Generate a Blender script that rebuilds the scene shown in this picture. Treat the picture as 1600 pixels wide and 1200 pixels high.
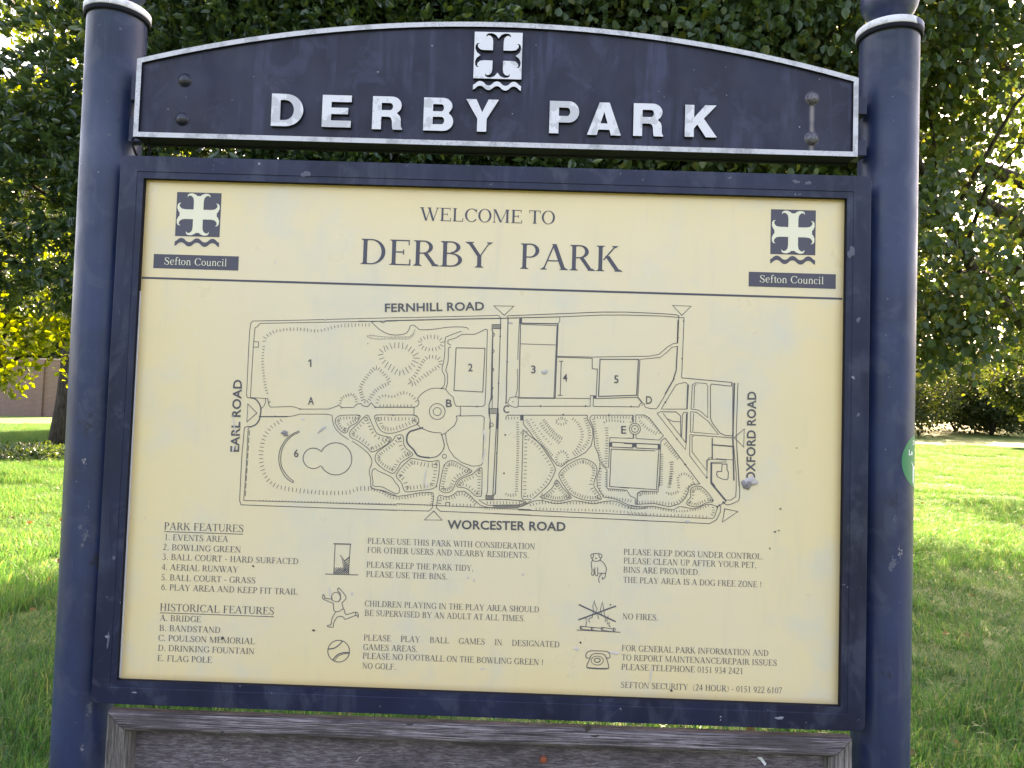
import bpy, math, random
import numpy as np
from mathutils import Vector, Matrix, noise
R = math.radians
scene = bpy.context.scene
col = scene.collection
for o in list(bpy.data.objects): bpy.data.objects.remove(o)

# ------------------------------------------------------------------ camera
PC = 1.46                       # height of the centre of the map panel above the ground
F = 1202.0                      # focal length for a frame 1600 wide
YAW, PITCH, ROLL = -0.0121, 0.0439, 0.0321
CAM = np.array([0.0677, -1.5236, PC + 0.0396])
def axes():
    cy, sy = math.cos(YAW), math.sin(YAW); cp, sp = math.cos(PITCH), math.sin(PITCH)
    fw = np.array([sy*cp, cy*cp, sp]); r = np.array([cy, -sy, 0.0]); u = np.cross(r, fw)
    c, s = math.cos(ROLL), math.sin(ROLL)
    return c*r + s*u, -s*r + c*u, fw
AR, AU, AF = axes()
def at(px, py, y=0.0):
    """where the sign's plane (y const) carries the point measured at px, py"""
    d = AF + AR*(px-800)/F - AU*(py-600)/F
    t = (y - CAM[1])/d[1]
    return CAM + d*t
cam = bpy.data.cameras.new('camera'); camo = bpy.data.objects.new('camera', cam); col.objects.link(camo)
cam.sensor_width = 36; cam.lens = 36*F/1600; cam.clip_end = 2000; cam.clip_start = 0.02
M = Matrix((AR, AU, -AF)).transposed().to_4x4(); M.translation = Vector(CAM); camo.matrix_world = M
scene.camera = camo
# ------------------------------------------------------------------ world, sun, exposure
SUN_EL, SUN_AZ = 37.0, 14.0     # azimuth measured from +y (behind the sign) towards +x
w = bpy.data.worlds.new('World'); scene.world = w; w.use_nodes = True
nt = w.node_tree; bg = nt.nodes['Background']
sky = nt.nodes.new('ShaderNodeTexSky'); sky.sky_type = 'NISHITA'; sky.sun_disc = False
sky.sun_elevation = R(SUN_EL); sky.sun_rotation = R(SUN_AZ)
sky.air_density = 1.0; sky.dust_density = 3.0; sky.ozone_density = 1.0
nt.links.new(sky.outputs[0], bg.inputs[0]); bg.inputs[1].default_value = 0.15
sl = bpy.data.lights.new('sun', 'SUN'); sl.energy = 5.0; sl.angle = R(0.5); sl.color = (1, 0.9, 0.74)
so = bpy.data.objects.new('sun', sl); col.objects.link(so)
sd = Vector((math.sin(R(SUN_AZ))*math.cos(R(SUN_EL)), math.cos(R(SUN_AZ))*math.cos(R(SUN_EL)), math.sin(R(SUN_EL))))
so.rotation_euler = sd.to_track_quat('Z', 'Y').to_euler(); so.location = (0, 30, 30)
vs = scene.view_settings; vs.view_transform = 'Standard'; vs.look = 'None'; vs.gamma = 1; vs.use_curve_mapping = False
vs.exposure = 2.94
vs.use_white_balance = True; vs.white_balance_temperature = 8600; vs.white_balance_tint = 24
scene.cycles.max_bounces = 8; scene.cycles.transparent_max_bounces = 8

# ------------------------------------------------------------------ helpers
def tag(o, label=None, cat=None, group=None, kind=None):
    if label: o['label'] = label
    if cat: o['category'] = cat
    if group: o['group'] = group
    if kind: o['kind'] = kind
    return o
def empty(name, loc=(0, 0, 0)):
    o = bpy.data.objects.new(name, None); col.objects.link(o); o.location = loc; o.empty_display_size = .1
    return o
def link(name, me, mat=None, parent=None, mats=None):
    o = bpy.data.objects.new(name, me); col.objects.link(o)
    if mats:
        for m_ in mats: me.materials.append(m_)
    elif mat and not me.materials: me.materials.append(mat)
    if parent is not None:
        o.parent = parent
        if parent.type == 'EMPTY' or parent.location.length > 0:
            o.location = -Vector(world_loc(parent))
    return o
def world_loc(o):
    l = Vector(o.location); p = o.parent
    while p: l += Vector(p.location); p = p.parent
    return l
def smooth(o, angle=None):
    for p in o.data.polygons: p.use_smooth = True
    return o
class MB:
    def __init__(s): s.v = []; s.f = []; s.m = []
    def add(s, vs_, fs, mi=0):
        k = len(s.v); s.v += [tuple(map(float, a)) for a in vs_]
        for f in fs: s.f.append(tuple(i+k for i in f)); s.m.append(mi)
    def box(s, x0, y0, z0, x1, y1, z1, mi=0):
        s.add([(x0,y0,z0),(x1,y0,z0),(x1,y1,z0),(x0,y1,z0),(x0,y0,z1),(x1,y0,z1),(x1,y1,z1),(x0,y1,z1)],
              [(0,1,5,4),(1,2,6,5),(2,3,7,6),(3,0,4,7),(4,5,6,7),(3,2,1,0)], mi)
    def lathe(s, prof, cx, cy, n=48, mi=0, cap=True):
        k = len(s.v)
        for r, z in prof:
            for i in range(n):
                a = 2*math.pi*i/n; s.v.append((cx+r*math.cos(a), cy+r*math.sin(a), z))
        for j in range(len(prof)-1):
            for i in range(n):
                a = k+j*n+i; b = k+j*n+(i+1) % n
                s.f.append((a, b, b+n, a+n)); s.m.append(mi)
        if cap:
            s.f.append(tuple(k+i for i in range(n))[::-1]); s.m.append(mi)
            s.f.append(tuple(k+(len(prof)-1)*n+i for i in range(n))); s.m.append(mi)
    def tube(s, pts, rad, n=8, mi=0):
        pts = [Vector(p) for p in pts]; k = len(s.v); N = len(pts)
        if not hasattr(rad, '__len__'): rad = [rad]*N
        up = Vector((0.13, 0.31, 1)).normalized()
        for i, p in enumerate(pts):
            t = (pts[min(i+1, N-1)]-pts[max(i-1, 0)])
            t = t.normalized() if t.length > 1e-9 else Vector((0, 0, 1))
            a = t.cross(up)
            if a.length < 1e-3: a = t.cross(Vector((1, 0, 0)))
            a.normalize(); b = t.cross(a)
            for j in range(n):
                q = 2*math.pi*j/n; s.v.append(tuple(p+(a*math.cos(q)+b*math.sin(q))*rad[i]))
        for i in range(N-1):
            for j in range(n):
                a = k+i*n+j; b = k+i*n+(j+1) % n
                s.f.append((a, b, b+n, a+n)); s.m.append(mi)
        s.f.append(tuple(k+i for i in range(n))[::-1]); s.m.append(mi)
        s.f.append(tuple(k+(N-1)*n+i for i in range(n))); s.m.append(mi)
    def build(s, name, mat, parent=None, sm=False, bevel=0):
        me = bpy.data.meshes.new(name); me.from_pydata(s.v, [], s.f); me.update()
        o = link(name, me, None, parent, mats=mat if isinstance(mat, list) else [mat])
        me.polygons.foreach_set('material_index', s.m)
        if sm: smooth(o)
        if bevel:
            b = o.modifiers.new('bevel', 'BEVEL'); b.width = bevel; b.segments = 2; b.limit_method = 'ANGLE'; b.angle_limit = R(40)
        return o
def mesh_np(name, V, Fq, mat, parent=None):
    me = bpy.data.meshes.new(name); n = len(V); m = len(Fq); k = Fq.shape[1]
    me.vertices.add(n); me.vertices.foreach_set('co', V.astype(np.float32).ravel())
    me.loops.add(m*k); me.loops.foreach_set('vertex_index', Fq.astype(np.int32).ravel())
    me.polygons.add(m); me.polygons.foreach_set('loop_start', np.arange(0, m*k, k, dtype=np.int32))
    me.polygons.foreach_set('loop_total', np.full(m, k, dtype=np.int32))
    me.update(calc_edges=True); me.validate()
    return link(name, me, mat, parent)

# ------------------------------------------------------------------ materials
def material(name, color, rough=.6, spec=.5, metal=0, **k):
    m = bpy.data.materials.new(name); m.use_nodes = True; t = m.node_tree; b = t.nodes['Principled BSDF']
    b.inputs['Base Color'].default_value = (*color, 1); b.inputs['Roughness'].default_value = rough
    b.inputs['Specular IOR Level'].default_value = spec; b.inputs['Metallic'].default_value = metal
    return m
class N:
    """small node-building shorthand"""
    def __init__(s, m): s.m = m; s.t = m.node_tree; s.b = s.t.nodes.get('Principled BSDF'); s.co = None
    def new(s, typ, **k):
        n = s.t.nodes.new(typ)
        for a, v in k.items(): setattr(n, a, v)
        return n
    def l(s, a, b): s.t.links.new(a, b)
    def coord(s, scale=(1, 1, 1), loc=(0, 0, 0)):
        g = s.new('ShaderNodeNewGeometry'); mp = s.new('ShaderNodeMapping')
        mp.inputs['Scale'].default_value = scale; mp.inputs['Location'].default_value = loc
        s.l(g.outputs['Position'], mp.inputs[0]); return mp.outputs[0]
    def noise(s, co, scale, detail=4, rough=.55, dist=0):
        n = s.new('ShaderNodeTexNoise'); n.inputs['Scale'].default_value = scale; n.inputs['Detail'].default_value = detail
        n.inputs['Roughness'].default_value = rough; n.inputs['Distortion'].default_value = dist
        s.l(co, n.inputs[0]); return n.outputs[0]
    def ramp(s, fac, stops, interp='LINEAR'):
        r = s.new('ShaderNodeValToRGB'); r.color_ramp.interpolation = interp; e = r.color_ramp.elements
        while len(e) < len(stops): e.new(.5)
        for i, (p, c) in enumerate(stops):
            e[i].position = p; e[i].color = (*c, 1) if hasattr(c, '__len__') else (c, c, c, 1)
        s.l(fac, r.inputs[0]); return r.outputs[0]
    def mix(s, fac, a, b, mode='MIX'):
        n = s.new('ShaderNodeMix', data_type='RGBA', blend_type=mode)
        for v, i in ((fac, 0), (a, 6), (b, 7)):
            if hasattr(v, 'is_output'): s.l(v, n.inputs[i])
            else: n.inputs[i].default_value = v if not hasattr(v, '__len__') else (*v, 1)
        return n.outputs[2]
    def math(s, op, a, b=None, c=None, clamp=False):
        n = s.new('ShaderNodeMath', operation=op, use_clamp=clamp)
        for i, v in enumerate((a, b, c)):
            if v is None: continue
            if hasattr(v, 'is_output'): s.l(v, n.inputs[i])
            else: n.inputs[i].default_value = v
        return n.outputs[0]
    def bump(s, h, strength=.3, dist=.002):
        n = s.new('ShaderNodeBump'); n.inputs['Strength'].default_value = strength; n.inputs['Distance'].default_value = dist
        s.l(h, n.inputs['Height']); s.l(n.outputs[0], s.b.inputs['Normal'])
    def color(s, c): s.l(c, s.b.inputs['Base Color'])
    def roughness(s, c): s.l(c, s.b.inputs['Roughness'])

def paint(name, base, dark, pale, rough=.38, coat=.0, blot=.5, streak=.0, spots=.0, spec=.5):
    m = material(name, base, rough, spec); n = N(m)
    co = n.coord()
    big = n.noise(co, 5, 5, .6); c = n.mix(n.ramp(big, [(.35, 0), (.68, 1)]), dark, base)
    if blot:
        b2 = n.noise(n.coord((1, 1, .8), (3, 1, 7)), 14, 6, .62, .8)
        c = n.mix(n.math('MULTIPLY', n.ramp(b2, [(.54, 0), (.64, 1)]), blot), c, pale)
    if streak:
        s1 = n.noise(n.coord((1, 1, .07), (5, 2, 1)), 42, 3, .5)
        s2 = n.noise(n.coord((1, 1, 1), (9, 2, 1)), 7, 3, .6)
        f = n.math('MULTIPLY', n.ramp(s1, [(.52, 0), (.62, 1)]), n.ramp(s2, [(.45, 0), (.6, 1)]))
        c = n.mix(n.math('MULTIPLY', f, streak), c, pale)
    sp = n.noise(n.coord((1, 1, 1), (1, 5, 3)), 110, 2, .5)
    f = n.math('MULTIPLY', n.ramp(sp, [(.735, 0), (.76, 1)]), n.ramp(n.noise(co, 9, 2), [(.5, 0), (.62, 1)]))
    c = n.mix(n.math('MULTIPLY', f, spots), c, (.5, .5, .52))
    n.color(c)
    rn = n.noise(n.coord((1, 1, .5), (2, 2, 2)), 18, 5, .65)
    n.roughness(n.ramp(rn, [(.3, rough-.08), (.75, rough+.22)]))
    n.bump(n.noise(co, 260, 2), .06, .0006)
    return m
NAVY = paint('navy_post_paint', (.0165, .033, .098), (.010, .019, .056), (.046, .060, .105), .36, blot=.5, streak=.45, spots=.6, spec=.45)
FRAMEP = paint('frame_paint', (.010, .0165, .050), (.006, .009, .028), (.050, .060, .095), .36, blot=.4, streak=.3, spots=.35, spec=.3)
HEADP = paint('header_paint', (.0125, .0135, .037), (.008, .0085, .022), (.032, .036, .078), .42, blot=.55, streak=.8, spots=.9, spec=.32)
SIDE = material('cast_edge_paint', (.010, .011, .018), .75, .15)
def silver(name, base=(.52, .52, .57)):
    m = material(name, base, .55, .4); n = N(m)
    a = n.noise(n.coord(), 30, 5, .65); b = n.noise(n.coord((1, 1, 1), (4, 0, 2)), 520, 3, .7)
    c = n.mix(n.ramp(a, [(.50, 0), (.62, 1)]), base, tuple(x*.68 for x in base))
    zone = n.ramp(n.noise(n.coord((1, 1, 1), (8, 1, 2)), 12, 3), [(.42, 0), (.62, 1)])
    c = n.mix(n.math('MULTIPLY', n.ramp(b, [(.57, 0), (.62, 1)]), zone), c, (.10, .10, .12))
    n.color(c); n.bump(a, .1, .001); return m
SILVER = silver('worn_silver_paint')
SILVER2 = material('letter_silver', (.60, .60, .66), .5, .4); n = N(SILVER2)
a = n.noise(n.coord((1, 1, .8), (2, 0, 1)), 26, 4, .5); c = n.mix(n.ramp(a, [(.545, 0), (.575, 1)]), (.62, .62, .67), (.46, .46, .50))
e_ = n.noise(n.coord((1, 1, 1), (4, 0, 9)), 190, 3, .7); c = n.mix(n.math('MULTIPLY', n.ramp(e_, [(.66, 0), (.70, 1)]), .8), c, (.16, .16, .18)); n.color(c); n.bump(a, .1, .001)
BOLTD = material('bolt_painted', (.010, .012, .026), .32)
BOLTG = material('bolt_bare_steel', (.085, .080, .095), .42, .5, .3); n = N(BOLTG); n.color(n.ramp(n.noise(n.coord(), 240, 4, .7), [(.4, (.05, .05, .065)), (.6, (.13, .125, .14)), (.72, (.20, .08, .05))]))
INK = material('print_ink', (.055, .052, .075), .5)
INKM = material('map_ink', (.075, .072, .085), .5)
INKF = material('faded_body_ink', (.092, .086, .098), .55)
CREAMINK = material('cream_print', (.70, .66, .50), .45)
# cream panel: yellowed towards its edges, faint stains and specks
PANEL = material('cream_panel', (.72, .62, .36), .33, .5); n = N(PANEL)
g = n.new('ShaderNodeNewGeometry'); sx = n.new('ShaderNodeSeparateXYZ'); n.l(g.outputs['Position'], sx.inputs[0])
ex = n.math('DIVIDE', n.math('ABSOLUTE', sx.outputs[0]), .70)
ez = n.math('DIVIDE', n.math('ABSOLUTE', n.math('SUBTRACT', sx.outputs[2], PC)), .4945)
wob = n.math('MULTIPLY', n.math('SUBTRACT', n.noise(n.coord(), 3.2, 5, .6), .5), .9)
edge = n.math('ADD', n.math('POWER', n.math('MAXIMUM', ex, ez), 4.0), wob)
c = n.mix(n.ramp(edge, [(.0, 0), (.95, 1)]), (.675, .572, .395), (.71, .560, .305))
c = n.mix(n.ramp(n.noise(n.coord((1, 1, 1), (3, 0, 5)), 5, 6, .65), [(.50, 0), (.70, .85)]), c, (.575, .535, .435))
c = n.mix(n.math('MULTIPLY', n.ramp(n.noise(n.coord((1, 1, .12), (1, 0, 3)), 30, 5, .6), [(.56, 0), (.72, 1)]), .30), c, (.52, .47, .36))
c = n.mix(n.math('MULTIPLY', n.ramp(n.noise(n.coord((1, 1, 1), (13, 0, 3)), 38, 5, .7, .6), [(.64, 0), (.72, 1)]), .35), c, (.66, .63, .56))
rim = n.ramp(n.math('ADD', n.math('MAXIMUM', ex, ez), n.math('MULTIPLY', wob, .02)), [(.975, 0), (.999, 1)])
c = n.mix(n.math('MULTIPLY', rim, .55), c, (.50, .33, .13))
f = n.math('MULTIPLY', n.ramp(n.noise(n.coord((1, 1, 1), (7, 0, 5)), 95, 3, .6), [(.715, 0), (.75, 1)]), .5)
c = n.mix(f, c, (.38, .34, .28)); n.color(c)
n.roughness(n.ramp(n.noise(n.coord(), 9, 5), [(.3, .26), (.7, .42)]))
GUM = material('chewing_gum', (.42, .39, .37), .7)
GRIME = material('pale_scrape', (.22, .20, .20), .75)
LILAC = material('faded_lilac_smear', (.57, .51, .48), .7)
BLACK = material('black_speck', (.02, .02, .025), .5)
SEAL = material('white_seal', (.55, .54, .56), .5)
# weathered timber
def timber(name, axis, base=(.175, .155, .165), pale=(.33, .30, .31), dark=(.035, .03, .032), freq=520, stretch=.012):
    m = material(name, base, .8, .3); n = N(m)
    sc = [1, 1, 1]; sc[axis] = .06
    sc[axis] = stretch; a = n.noise(n.coord(tuple(sc)), freq, 6, .72, .25); sc2 = [1, 1, 1]; sc2[axis] = .35; b = n.noise(n.coord(tuple(sc2), (2, 2, 2)), 16, 6, .7)
    c = n.mix(n.ramp(a, [(.44, 0), (.51, 1)]), dark, base)
    c = n.mix(n.ramp(a, [(.52, 0), (.62, 1)]), c, pale)
    c = n.mix(n.math('MULTIPLY', n.ramp(b, [(.42, 0), (.60, 1)]), .75), c, tuple(x*.30 for x in base))
    n.color(c); n.bump(a, .8, .0022); return m
TIMX = timber('weathered_rail', 0, (.20, .165, .18), (.42, .37, .40), (.03, .025, .027)); TIMZ = timber('weathered_stile', 2, (.20, .175, .16), (.36, .32, .30))
PLY = timber('weathered_ply', 0, (.150, .122, .135), (.23, .20, .215), (.085, .066, .074), 420, .13)

# ------------------------------------------------------------------ terrain
def gz(x, y):
    d = np.maximum(0, y-7.0)
    rx = np.clip((x-2)/10.0, 0, 1)
    h = 0.022*d*d/(d+9) + 0.020*rx*d*d/(d+12)
    b = np.clip((y-40)/18.0, 0, 1)
    return h + 0.9*b*b*rx + .05*np.sin(x*.35+1)*np.sin(y*.27)*np.clip(d/10, 0, 1)
xs = np.concatenate([-np.geomspace(420, 14, 26), np.linspace(-13, 13, 53), np.geomspace(14, 420, 26)])
ys = np.concatenate([-np.geomspace(300, 6, 18), np.linspace(-5, 60, 131), np.geomspace(62, 480, 22)])
X, Y = np.meshgrid(xs, ys); Z = gz(X, np.minimum(Y, 90))
V = np.stack([X, Y, Z], -1).reshape(-1, 3); nx, ny = len(xs), len(ys)
i = np.arange(nx*ny).reshape(ny, nx)
Fq = np.stack([i[:-1, :-1], i[:-1, 1:], i[1:, 1:], i[1:, :-1]], -1).reshape(-1, 4)
LAWN = material('lawn', (.06, .11, .02), .75, .25); n = N(LAWN)
a = n.noise(n.coord(), .55, 5, .6); b = n.noise(n.coord((1, .45, 1)), 9, 5, .7); d = n.noise(n.coord((1, .5, 1)), 60, 3, .7)
c = n.mix(n.ramp(a, [(.35, 0), (.65, 1)]), (.070, .140, .024), (.110, .185, .036))
c = n.mix(n.ramp(b, [(.45, 0), (.7, 1)]), c, (.14, .19, .055))
c = n.mix(n.math('MULTIPLY', n.ramp(d, [(.4, 1), (.58, 0)]), .6), c, (.030, .055, .012))
g = n.new('ShaderNodeNewGeometry'); sx = n.new('ShaderNodeSeparateXYZ'); n.l(g.outputs['Position'], sx.inputs[0])
dry = n.math('MULTIPLY', n.ramp(n.math('DIVIDE', n.math('SUBTRACT', sx.outputs[1], n.math('MULTIPLY', n.math('MAXIMUM', sx.outputs[0], 0.0), .62)), 100), [(.285, 0), (.325, .8), (.36, .7), (.40, 0)]), n.ramp(b, [(.35, .25), (.62, 1)]))
c = n.mix(dry, c, (.115, .11, .042)); n.color(c); n.bump(b, .6, .05)
ground = tag(mesh_np('lawn', V, Fq, LAWN), kind='structure'); smooth(ground)

ADDED_PATH = material('added_path_asphalt', (.05, .05, .052), .85); n = N(ADDED_PATH); n.color(n.ramp(n.noise(n.coord(), 160, 3, .7), [(.35, (.032, .032, .034)), (.7, (.085, .083, .08))])); n.bump(n.noise(n.coord(), 160, 3), .5, .004)  # unseen dark path, added to cut the green bounce onto the sign
px_ = np.linspace(-40, 40, 81); V = np.array([(x, y, .03-.02*abs(y+3.4)/2.4) for y in np.linspace(-5.8, -1.0, 9) for x in px_]); i = np.arange(9*81).reshape(9, 81)
added_pth = tag(mesh_np('path', V, np.stack([i[:-1, :-1], i[:-1, 1:], i[1:, 1:], i[1:, :-1]], -1).reshape(-1, 4), ADDED_PATH), kind='structure')

# long grass: one stuff object, patches of blades instanced on the lawn
rng = np.random.default_rng(5)
BL = material('grass_blades', (.07, .12, .02), .5, .3)
def leafmat(name, cols, trans=.35, rough=.4, spec=.45, tcol=None):
    m = bpy.data.materials.get(name) or bpy.data.materials.new(name); m.use_nodes = True; n = N(m)
    g = n.new('ShaderNodeNewGeometry'); r = g.outputs['Random Per Island']
    st = [(k/(len(cols)-1), c_) for k, c_ in enumerate(cols)]
    c = n.ramp(r, st); n.color(c); n.b.inputs['Roughness'].default_value = rough; n.b.inputs['Specular IOR Level'].default_value = spec
    tr = n.new('ShaderNodeBsdfTranslucent'); mx = n.new('ShaderNodeMixShader'); mx.inputs[0].default_value = trans
    tc = n.mix(1.0, c, tcol or (2.6, 2.3, .7), 'MULTIPLY'); n.l(tc, tr.inputs[0])
    n.l(n.b.outputs[0], mx.inputs[1]); n.l(tr.outputs[0], mx.inputs[2])
    n.l(mx.outputs[0], n.t.nodes['Material Output'].inputs[0]); return m
BL = leafmat('grass_blades', [(.013, .052, .020), (.023, .080, .028), (.038, .104, .034), (.028, .090, .042), (.12, .14, .08)], .45, .45, .35, (3.2, 3.1, 1.3))
nb = 3600
bx = rng.uniform(-.55, .55, (nb, 2)); ang = rng.uniform(0, 2*np.pi, nb); hgt = rng.uniform(.035, .125, nb)*np.where(rng.random(nb) < .1, 1.35, 1)
lean = rng.normal(0, .55, (nb, 2))+np.array([.25, .1]); wd = rng.uniform(.0016, .0034, nb)
ca = np.stack([np.cos(ang), np.sin(ang)], 1)
base = np.concatenate([bx, np.full((nb, 1), -.005)], 1)
P1 = np.concatenate([bx-ca*wd[:, None], base[:, 2:]], 1); P2 = np.concatenate([bx+ca*wd[:, None], base[:, 2:]], 1)
mid = bx+lean*hgt[:, None]*.35
P3 = np.concatenate([mid+ca*wd[:, None]*.8, (hgt*.62)[:, None]], 1); P4 = np.concatenate([mid-ca*wd[:, None]*.8, (hgt*.62)[:, None]], 1)
P5 = np.concatenate([bx+lean*hgt[:, None], (hgt*(.98-.25*np.minimum(1, (lean**2).sum(1))))[:, None]], 1)
V = np.stack([P1, P2, P3, P4, P5], 1).reshape(-1, 3)
me = bpy.data.meshes.new('blades'); k = np.arange(nb)*5
faces = [(a, a+1, a+2, a+3) for a in k.tolist()]+[(a+3, a+2, a+4) for a in k.tolist()]
me.from_pydata(V.tolist(), [], faces); me.materials.append(BL)
patch = bpy.data.objects.new('blade_patch', me)
pts = []
for yy in np.arange(-4.5, 34, 1.0):
    for xx in np.arange(-24, 28, 1.0):
        D = yy-CAM[1]
        if yy > 3 and not (-.80*D-1.5 < xx < .80*D+1.5): continue
        if yy < 3 and abs(xx) > 7: continue
        if yy < -.1: continue
        x_, y_ = xx+rng.uniform(-.1, .1), yy+rng.uniform(-.1, .1); pts.append((x_, y_, float(gz(np.array(x_), np.array(y_)))))
gme = bpy.data.meshes.new('grass'); gme.from_pydata(pts, [], []); gme.materials.append(BL)
grass = link('grass', gme); tag(grass, 'long uneven green grass of the lawn around the sign posts', 'grass', kind='stuff')
ng = bpy.data.node_groups.new('grass_patches', 'GeometryNodeTree')
ng.interface.new_socket('Geometry', in_out='INPUT', socket_type='NodeSocketGeometry'); ng.interface.new_socket('Geometry', in_out='OUTPUT', socket_type='NodeSocketGeometry')
gi = ng.nodes.new('NodeGroupInput'); go = ng.nodes.new('NodeGroupOutput'); oi = ng.nodes.new('GeometryNodeObjectInfo'); oi.inputs[0].default_value = patch
ip = ng.nodes.new('GeometryNodeInstanceOnPoints'); rv = ng.nodes.new('FunctionNodeRandomValue'); rv.data_type = 'FLOAT_VECTOR'
rv.inputs[0].default_value = (0, 0, 0); rv.inputs[1].default_value = (0, 0, 6.283)
rs = ng.nodes.new('FunctionNodeRandomValue'); rs.data_type = 'FLOAT_VECTOR'; rs.inputs[0].default_value = (1, 1, .55); rs.inputs[1].default_value = (1.15, 1.15, 1.5)
ng.links.new(gi.outputs[0], ip.inputs['Points']); ng.links.new(oi.outputs['Geometry'], ip.inputs['Instance'])
ng.links.new(rv.outputs[0], ip.inputs['Rotation']); ng.links.new(rs.outputs[0], ip.inputs['Scale']); ng.links.new(ip.outputs[0], go.inputs[0])
md = grass.modifiers.new('patches', 'NODES'); md.node_group = ng

# ================================================================== THE SIGN
def bz(p): return float(p[2])
class Ink:
    """flat print: polygons in a plane just in front of the panel, (x, z) in metres"""
    def __init__(s, y=-0.0004): s.v = []; s.f = []; s.k = 0; s.y = y
    def poly(s, P):
        y = s.y-(s.k % 60)*5e-6; s.k += 1; b = len(s.v)
        s.v += [(p[0], y, p[1]) for p in P]; s.f.append(tuple(range(b, b+len(P))))
    def strip(s, A, B):
        y = s.y-(s.k % 60)*5e-6; s.k += 1; b = len(s.v); m = len(A)
        s.v += [(p[0], y, p[1]) for p in A]+[(p[0], y, p[1]) for p in B]
        for q in range(m-1): s.f.append((b+q, b+q+1, b+m+q+1, b+m+q))
    def mesh(s, V, Fc):
        y = s.y-(s.k % 60)*5e-6; s.k += 1; b = len(s.v)
        s.v += [(p[0], y, p[1]) for p in V]; s.f += [tuple(q+b for q in f) for f in Fc]
    def line(s, P, w, closed=False):
        P = [np.array(p, float) for p in P]
        Q = [P[0]]
        for p in P[1:]:
            if np.linalg.norm(p-Q[-1]) > 1e-6: Q.append(p)
        P = Q
        if closed and np.linalg.norm(P[0]-P[-1]) > 1e-6: P.append(P[0])
        if len(P) < 2: return
        A, B = [], []
        for q in range(len(P)):
            if closed: a, b = P[q-1 if q > 0 else -2], P[q+1 if q < len(P)-1 else 1]
            else: a, b = P[max(q-1, 0)], P[min(q+1, len(P)-1)]
            t1 = P[q]-a; t2 = b-P[q]
            if np.linalg.norm(t1) < 1e-9: t1 = t2
            if np.linalg.norm(t2) < 1e-9: t2 = t1
            t1 = t1/np.linalg.norm(t1); t2 = t2/np.linalg.norm(t2); t = t1+t2
            if np.linalg.norm(t) < .2: t = t1
            t = t/np.linalg.norm(t); nn = np.array([-t[1], t[0]]); c_ = max(.55, abs(nn@np.array([-t1[1], t1[0]])))
            A.append(P[q]+nn*w/2/c_); B.append(P[q]-nn*w/2/c_)
        s.strip(A, B)
    def disc(s, c, r, n=14): s.poly([(c[0]+r*math.cos(2*math.pi*q/n), c[1]+r*math.sin(2*math.pi*q/n)) for q in range(n)])
    def build(s, name, mat, parent):
        me = bpy.data.meshes.new(name); me.from_pydata(s.v, [], s.f); me.update(); return link(name, me, mat, parent)

# ---- serif capitals: each glyph is (advance, list of strips) in units of the cap height
T_, t_, S_, O_ = .150, .05, .035, .085
def rect(x0, y0, x1, y1): return [(x0, y0), (x1, y0)], [(x0, y1), (x1, y1)]
def slab(cx, y, w=T_, o=O_):
    s = 1 if y < .5 else -1; yy = 0 if y < .5 else 1
    return [rect(cx-w/2-o, min(yy, yy+s*S_), cx+w/2+o, max(yy, yy+s*S_)),
            ([(cx-w/2-o*.5, yy+s*S_*.9), (cx+w/2+o*.5, yy+s*S_*.9)], [(cx-w/2, yy+s*S_*2.4), (cx+w/2, yy+s*S_*2.4)])]
def stem(cx, w=T_, a=0, b=1, sa=True, sb=True):
    r = [rect(cx-w/2, a, cx+w/2, b)]
    if sa: r += slab(cx, 0, w)
    if sb: r += slab(cx, 1, w)
    return r
def bar(x0, x1, y, t=t_): return [rect(x0, y-t/2, x1, y+t/2)]
def diag(x0, y0, x1, y1, w): return [([(x0-w/2, y0), (x1-w/2, y1)], [(x0+w/2, y0), (x1+w/2, y1)])]
def arc(cx, cy, rx, ry, a0, a1, tx=T_, ty=t_, n=14):
    A, B = [], []
    for q in range(n+1):
        a = R(a0+(a1-a0)*q/n); A.append((cx+rx*math.cos(a), cy+ry*math.sin(a))); B.append((cx+(rx-tx)*math.cos(a), cy+(ry-ty)*math.sin(a)))
    return [(A, B)]
def brush(P, W):
    """smooth variable-width stroke"""
    P = [np.array(p, float) for p in P]; out = []; ws = []
    for q in range(len(P)-1):
        p0, p1, p2, p3 = P[max(q-1, 0)], P[q], P[q+1], P[min(q+2, len(P)-1)]
        for u in (0, .33, .66):
            out.append(.5*((2*p1)+(p2-p0)*u+(2*p0-5*p1+4*p2-p3)*u*u+(3*p1-p0-3*p2+p3)*u**3)); ws.append(W[q]*(1-u)+W[q+1]*u)
    out.append(P[-1]); ws.append(W[-1]); A, B = [], []
    for q in range(len(out)):
        t = out[min(q+1, len(out)-1)]-out[max(q-1, 0)]; t = t/(np.linalg.norm(t)+1e-9); nn = np.array([-t[1], t[0]])
        A.append(tuple(out[q]+nn*ws[q]/2)); B.append(tuple(out[q]-nn*ws[q]/2))
    return [(A, B)]
vs_ = lambda x, a, b, w=.04: [rect(x-w/2, a, x+w/2, b)]
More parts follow.
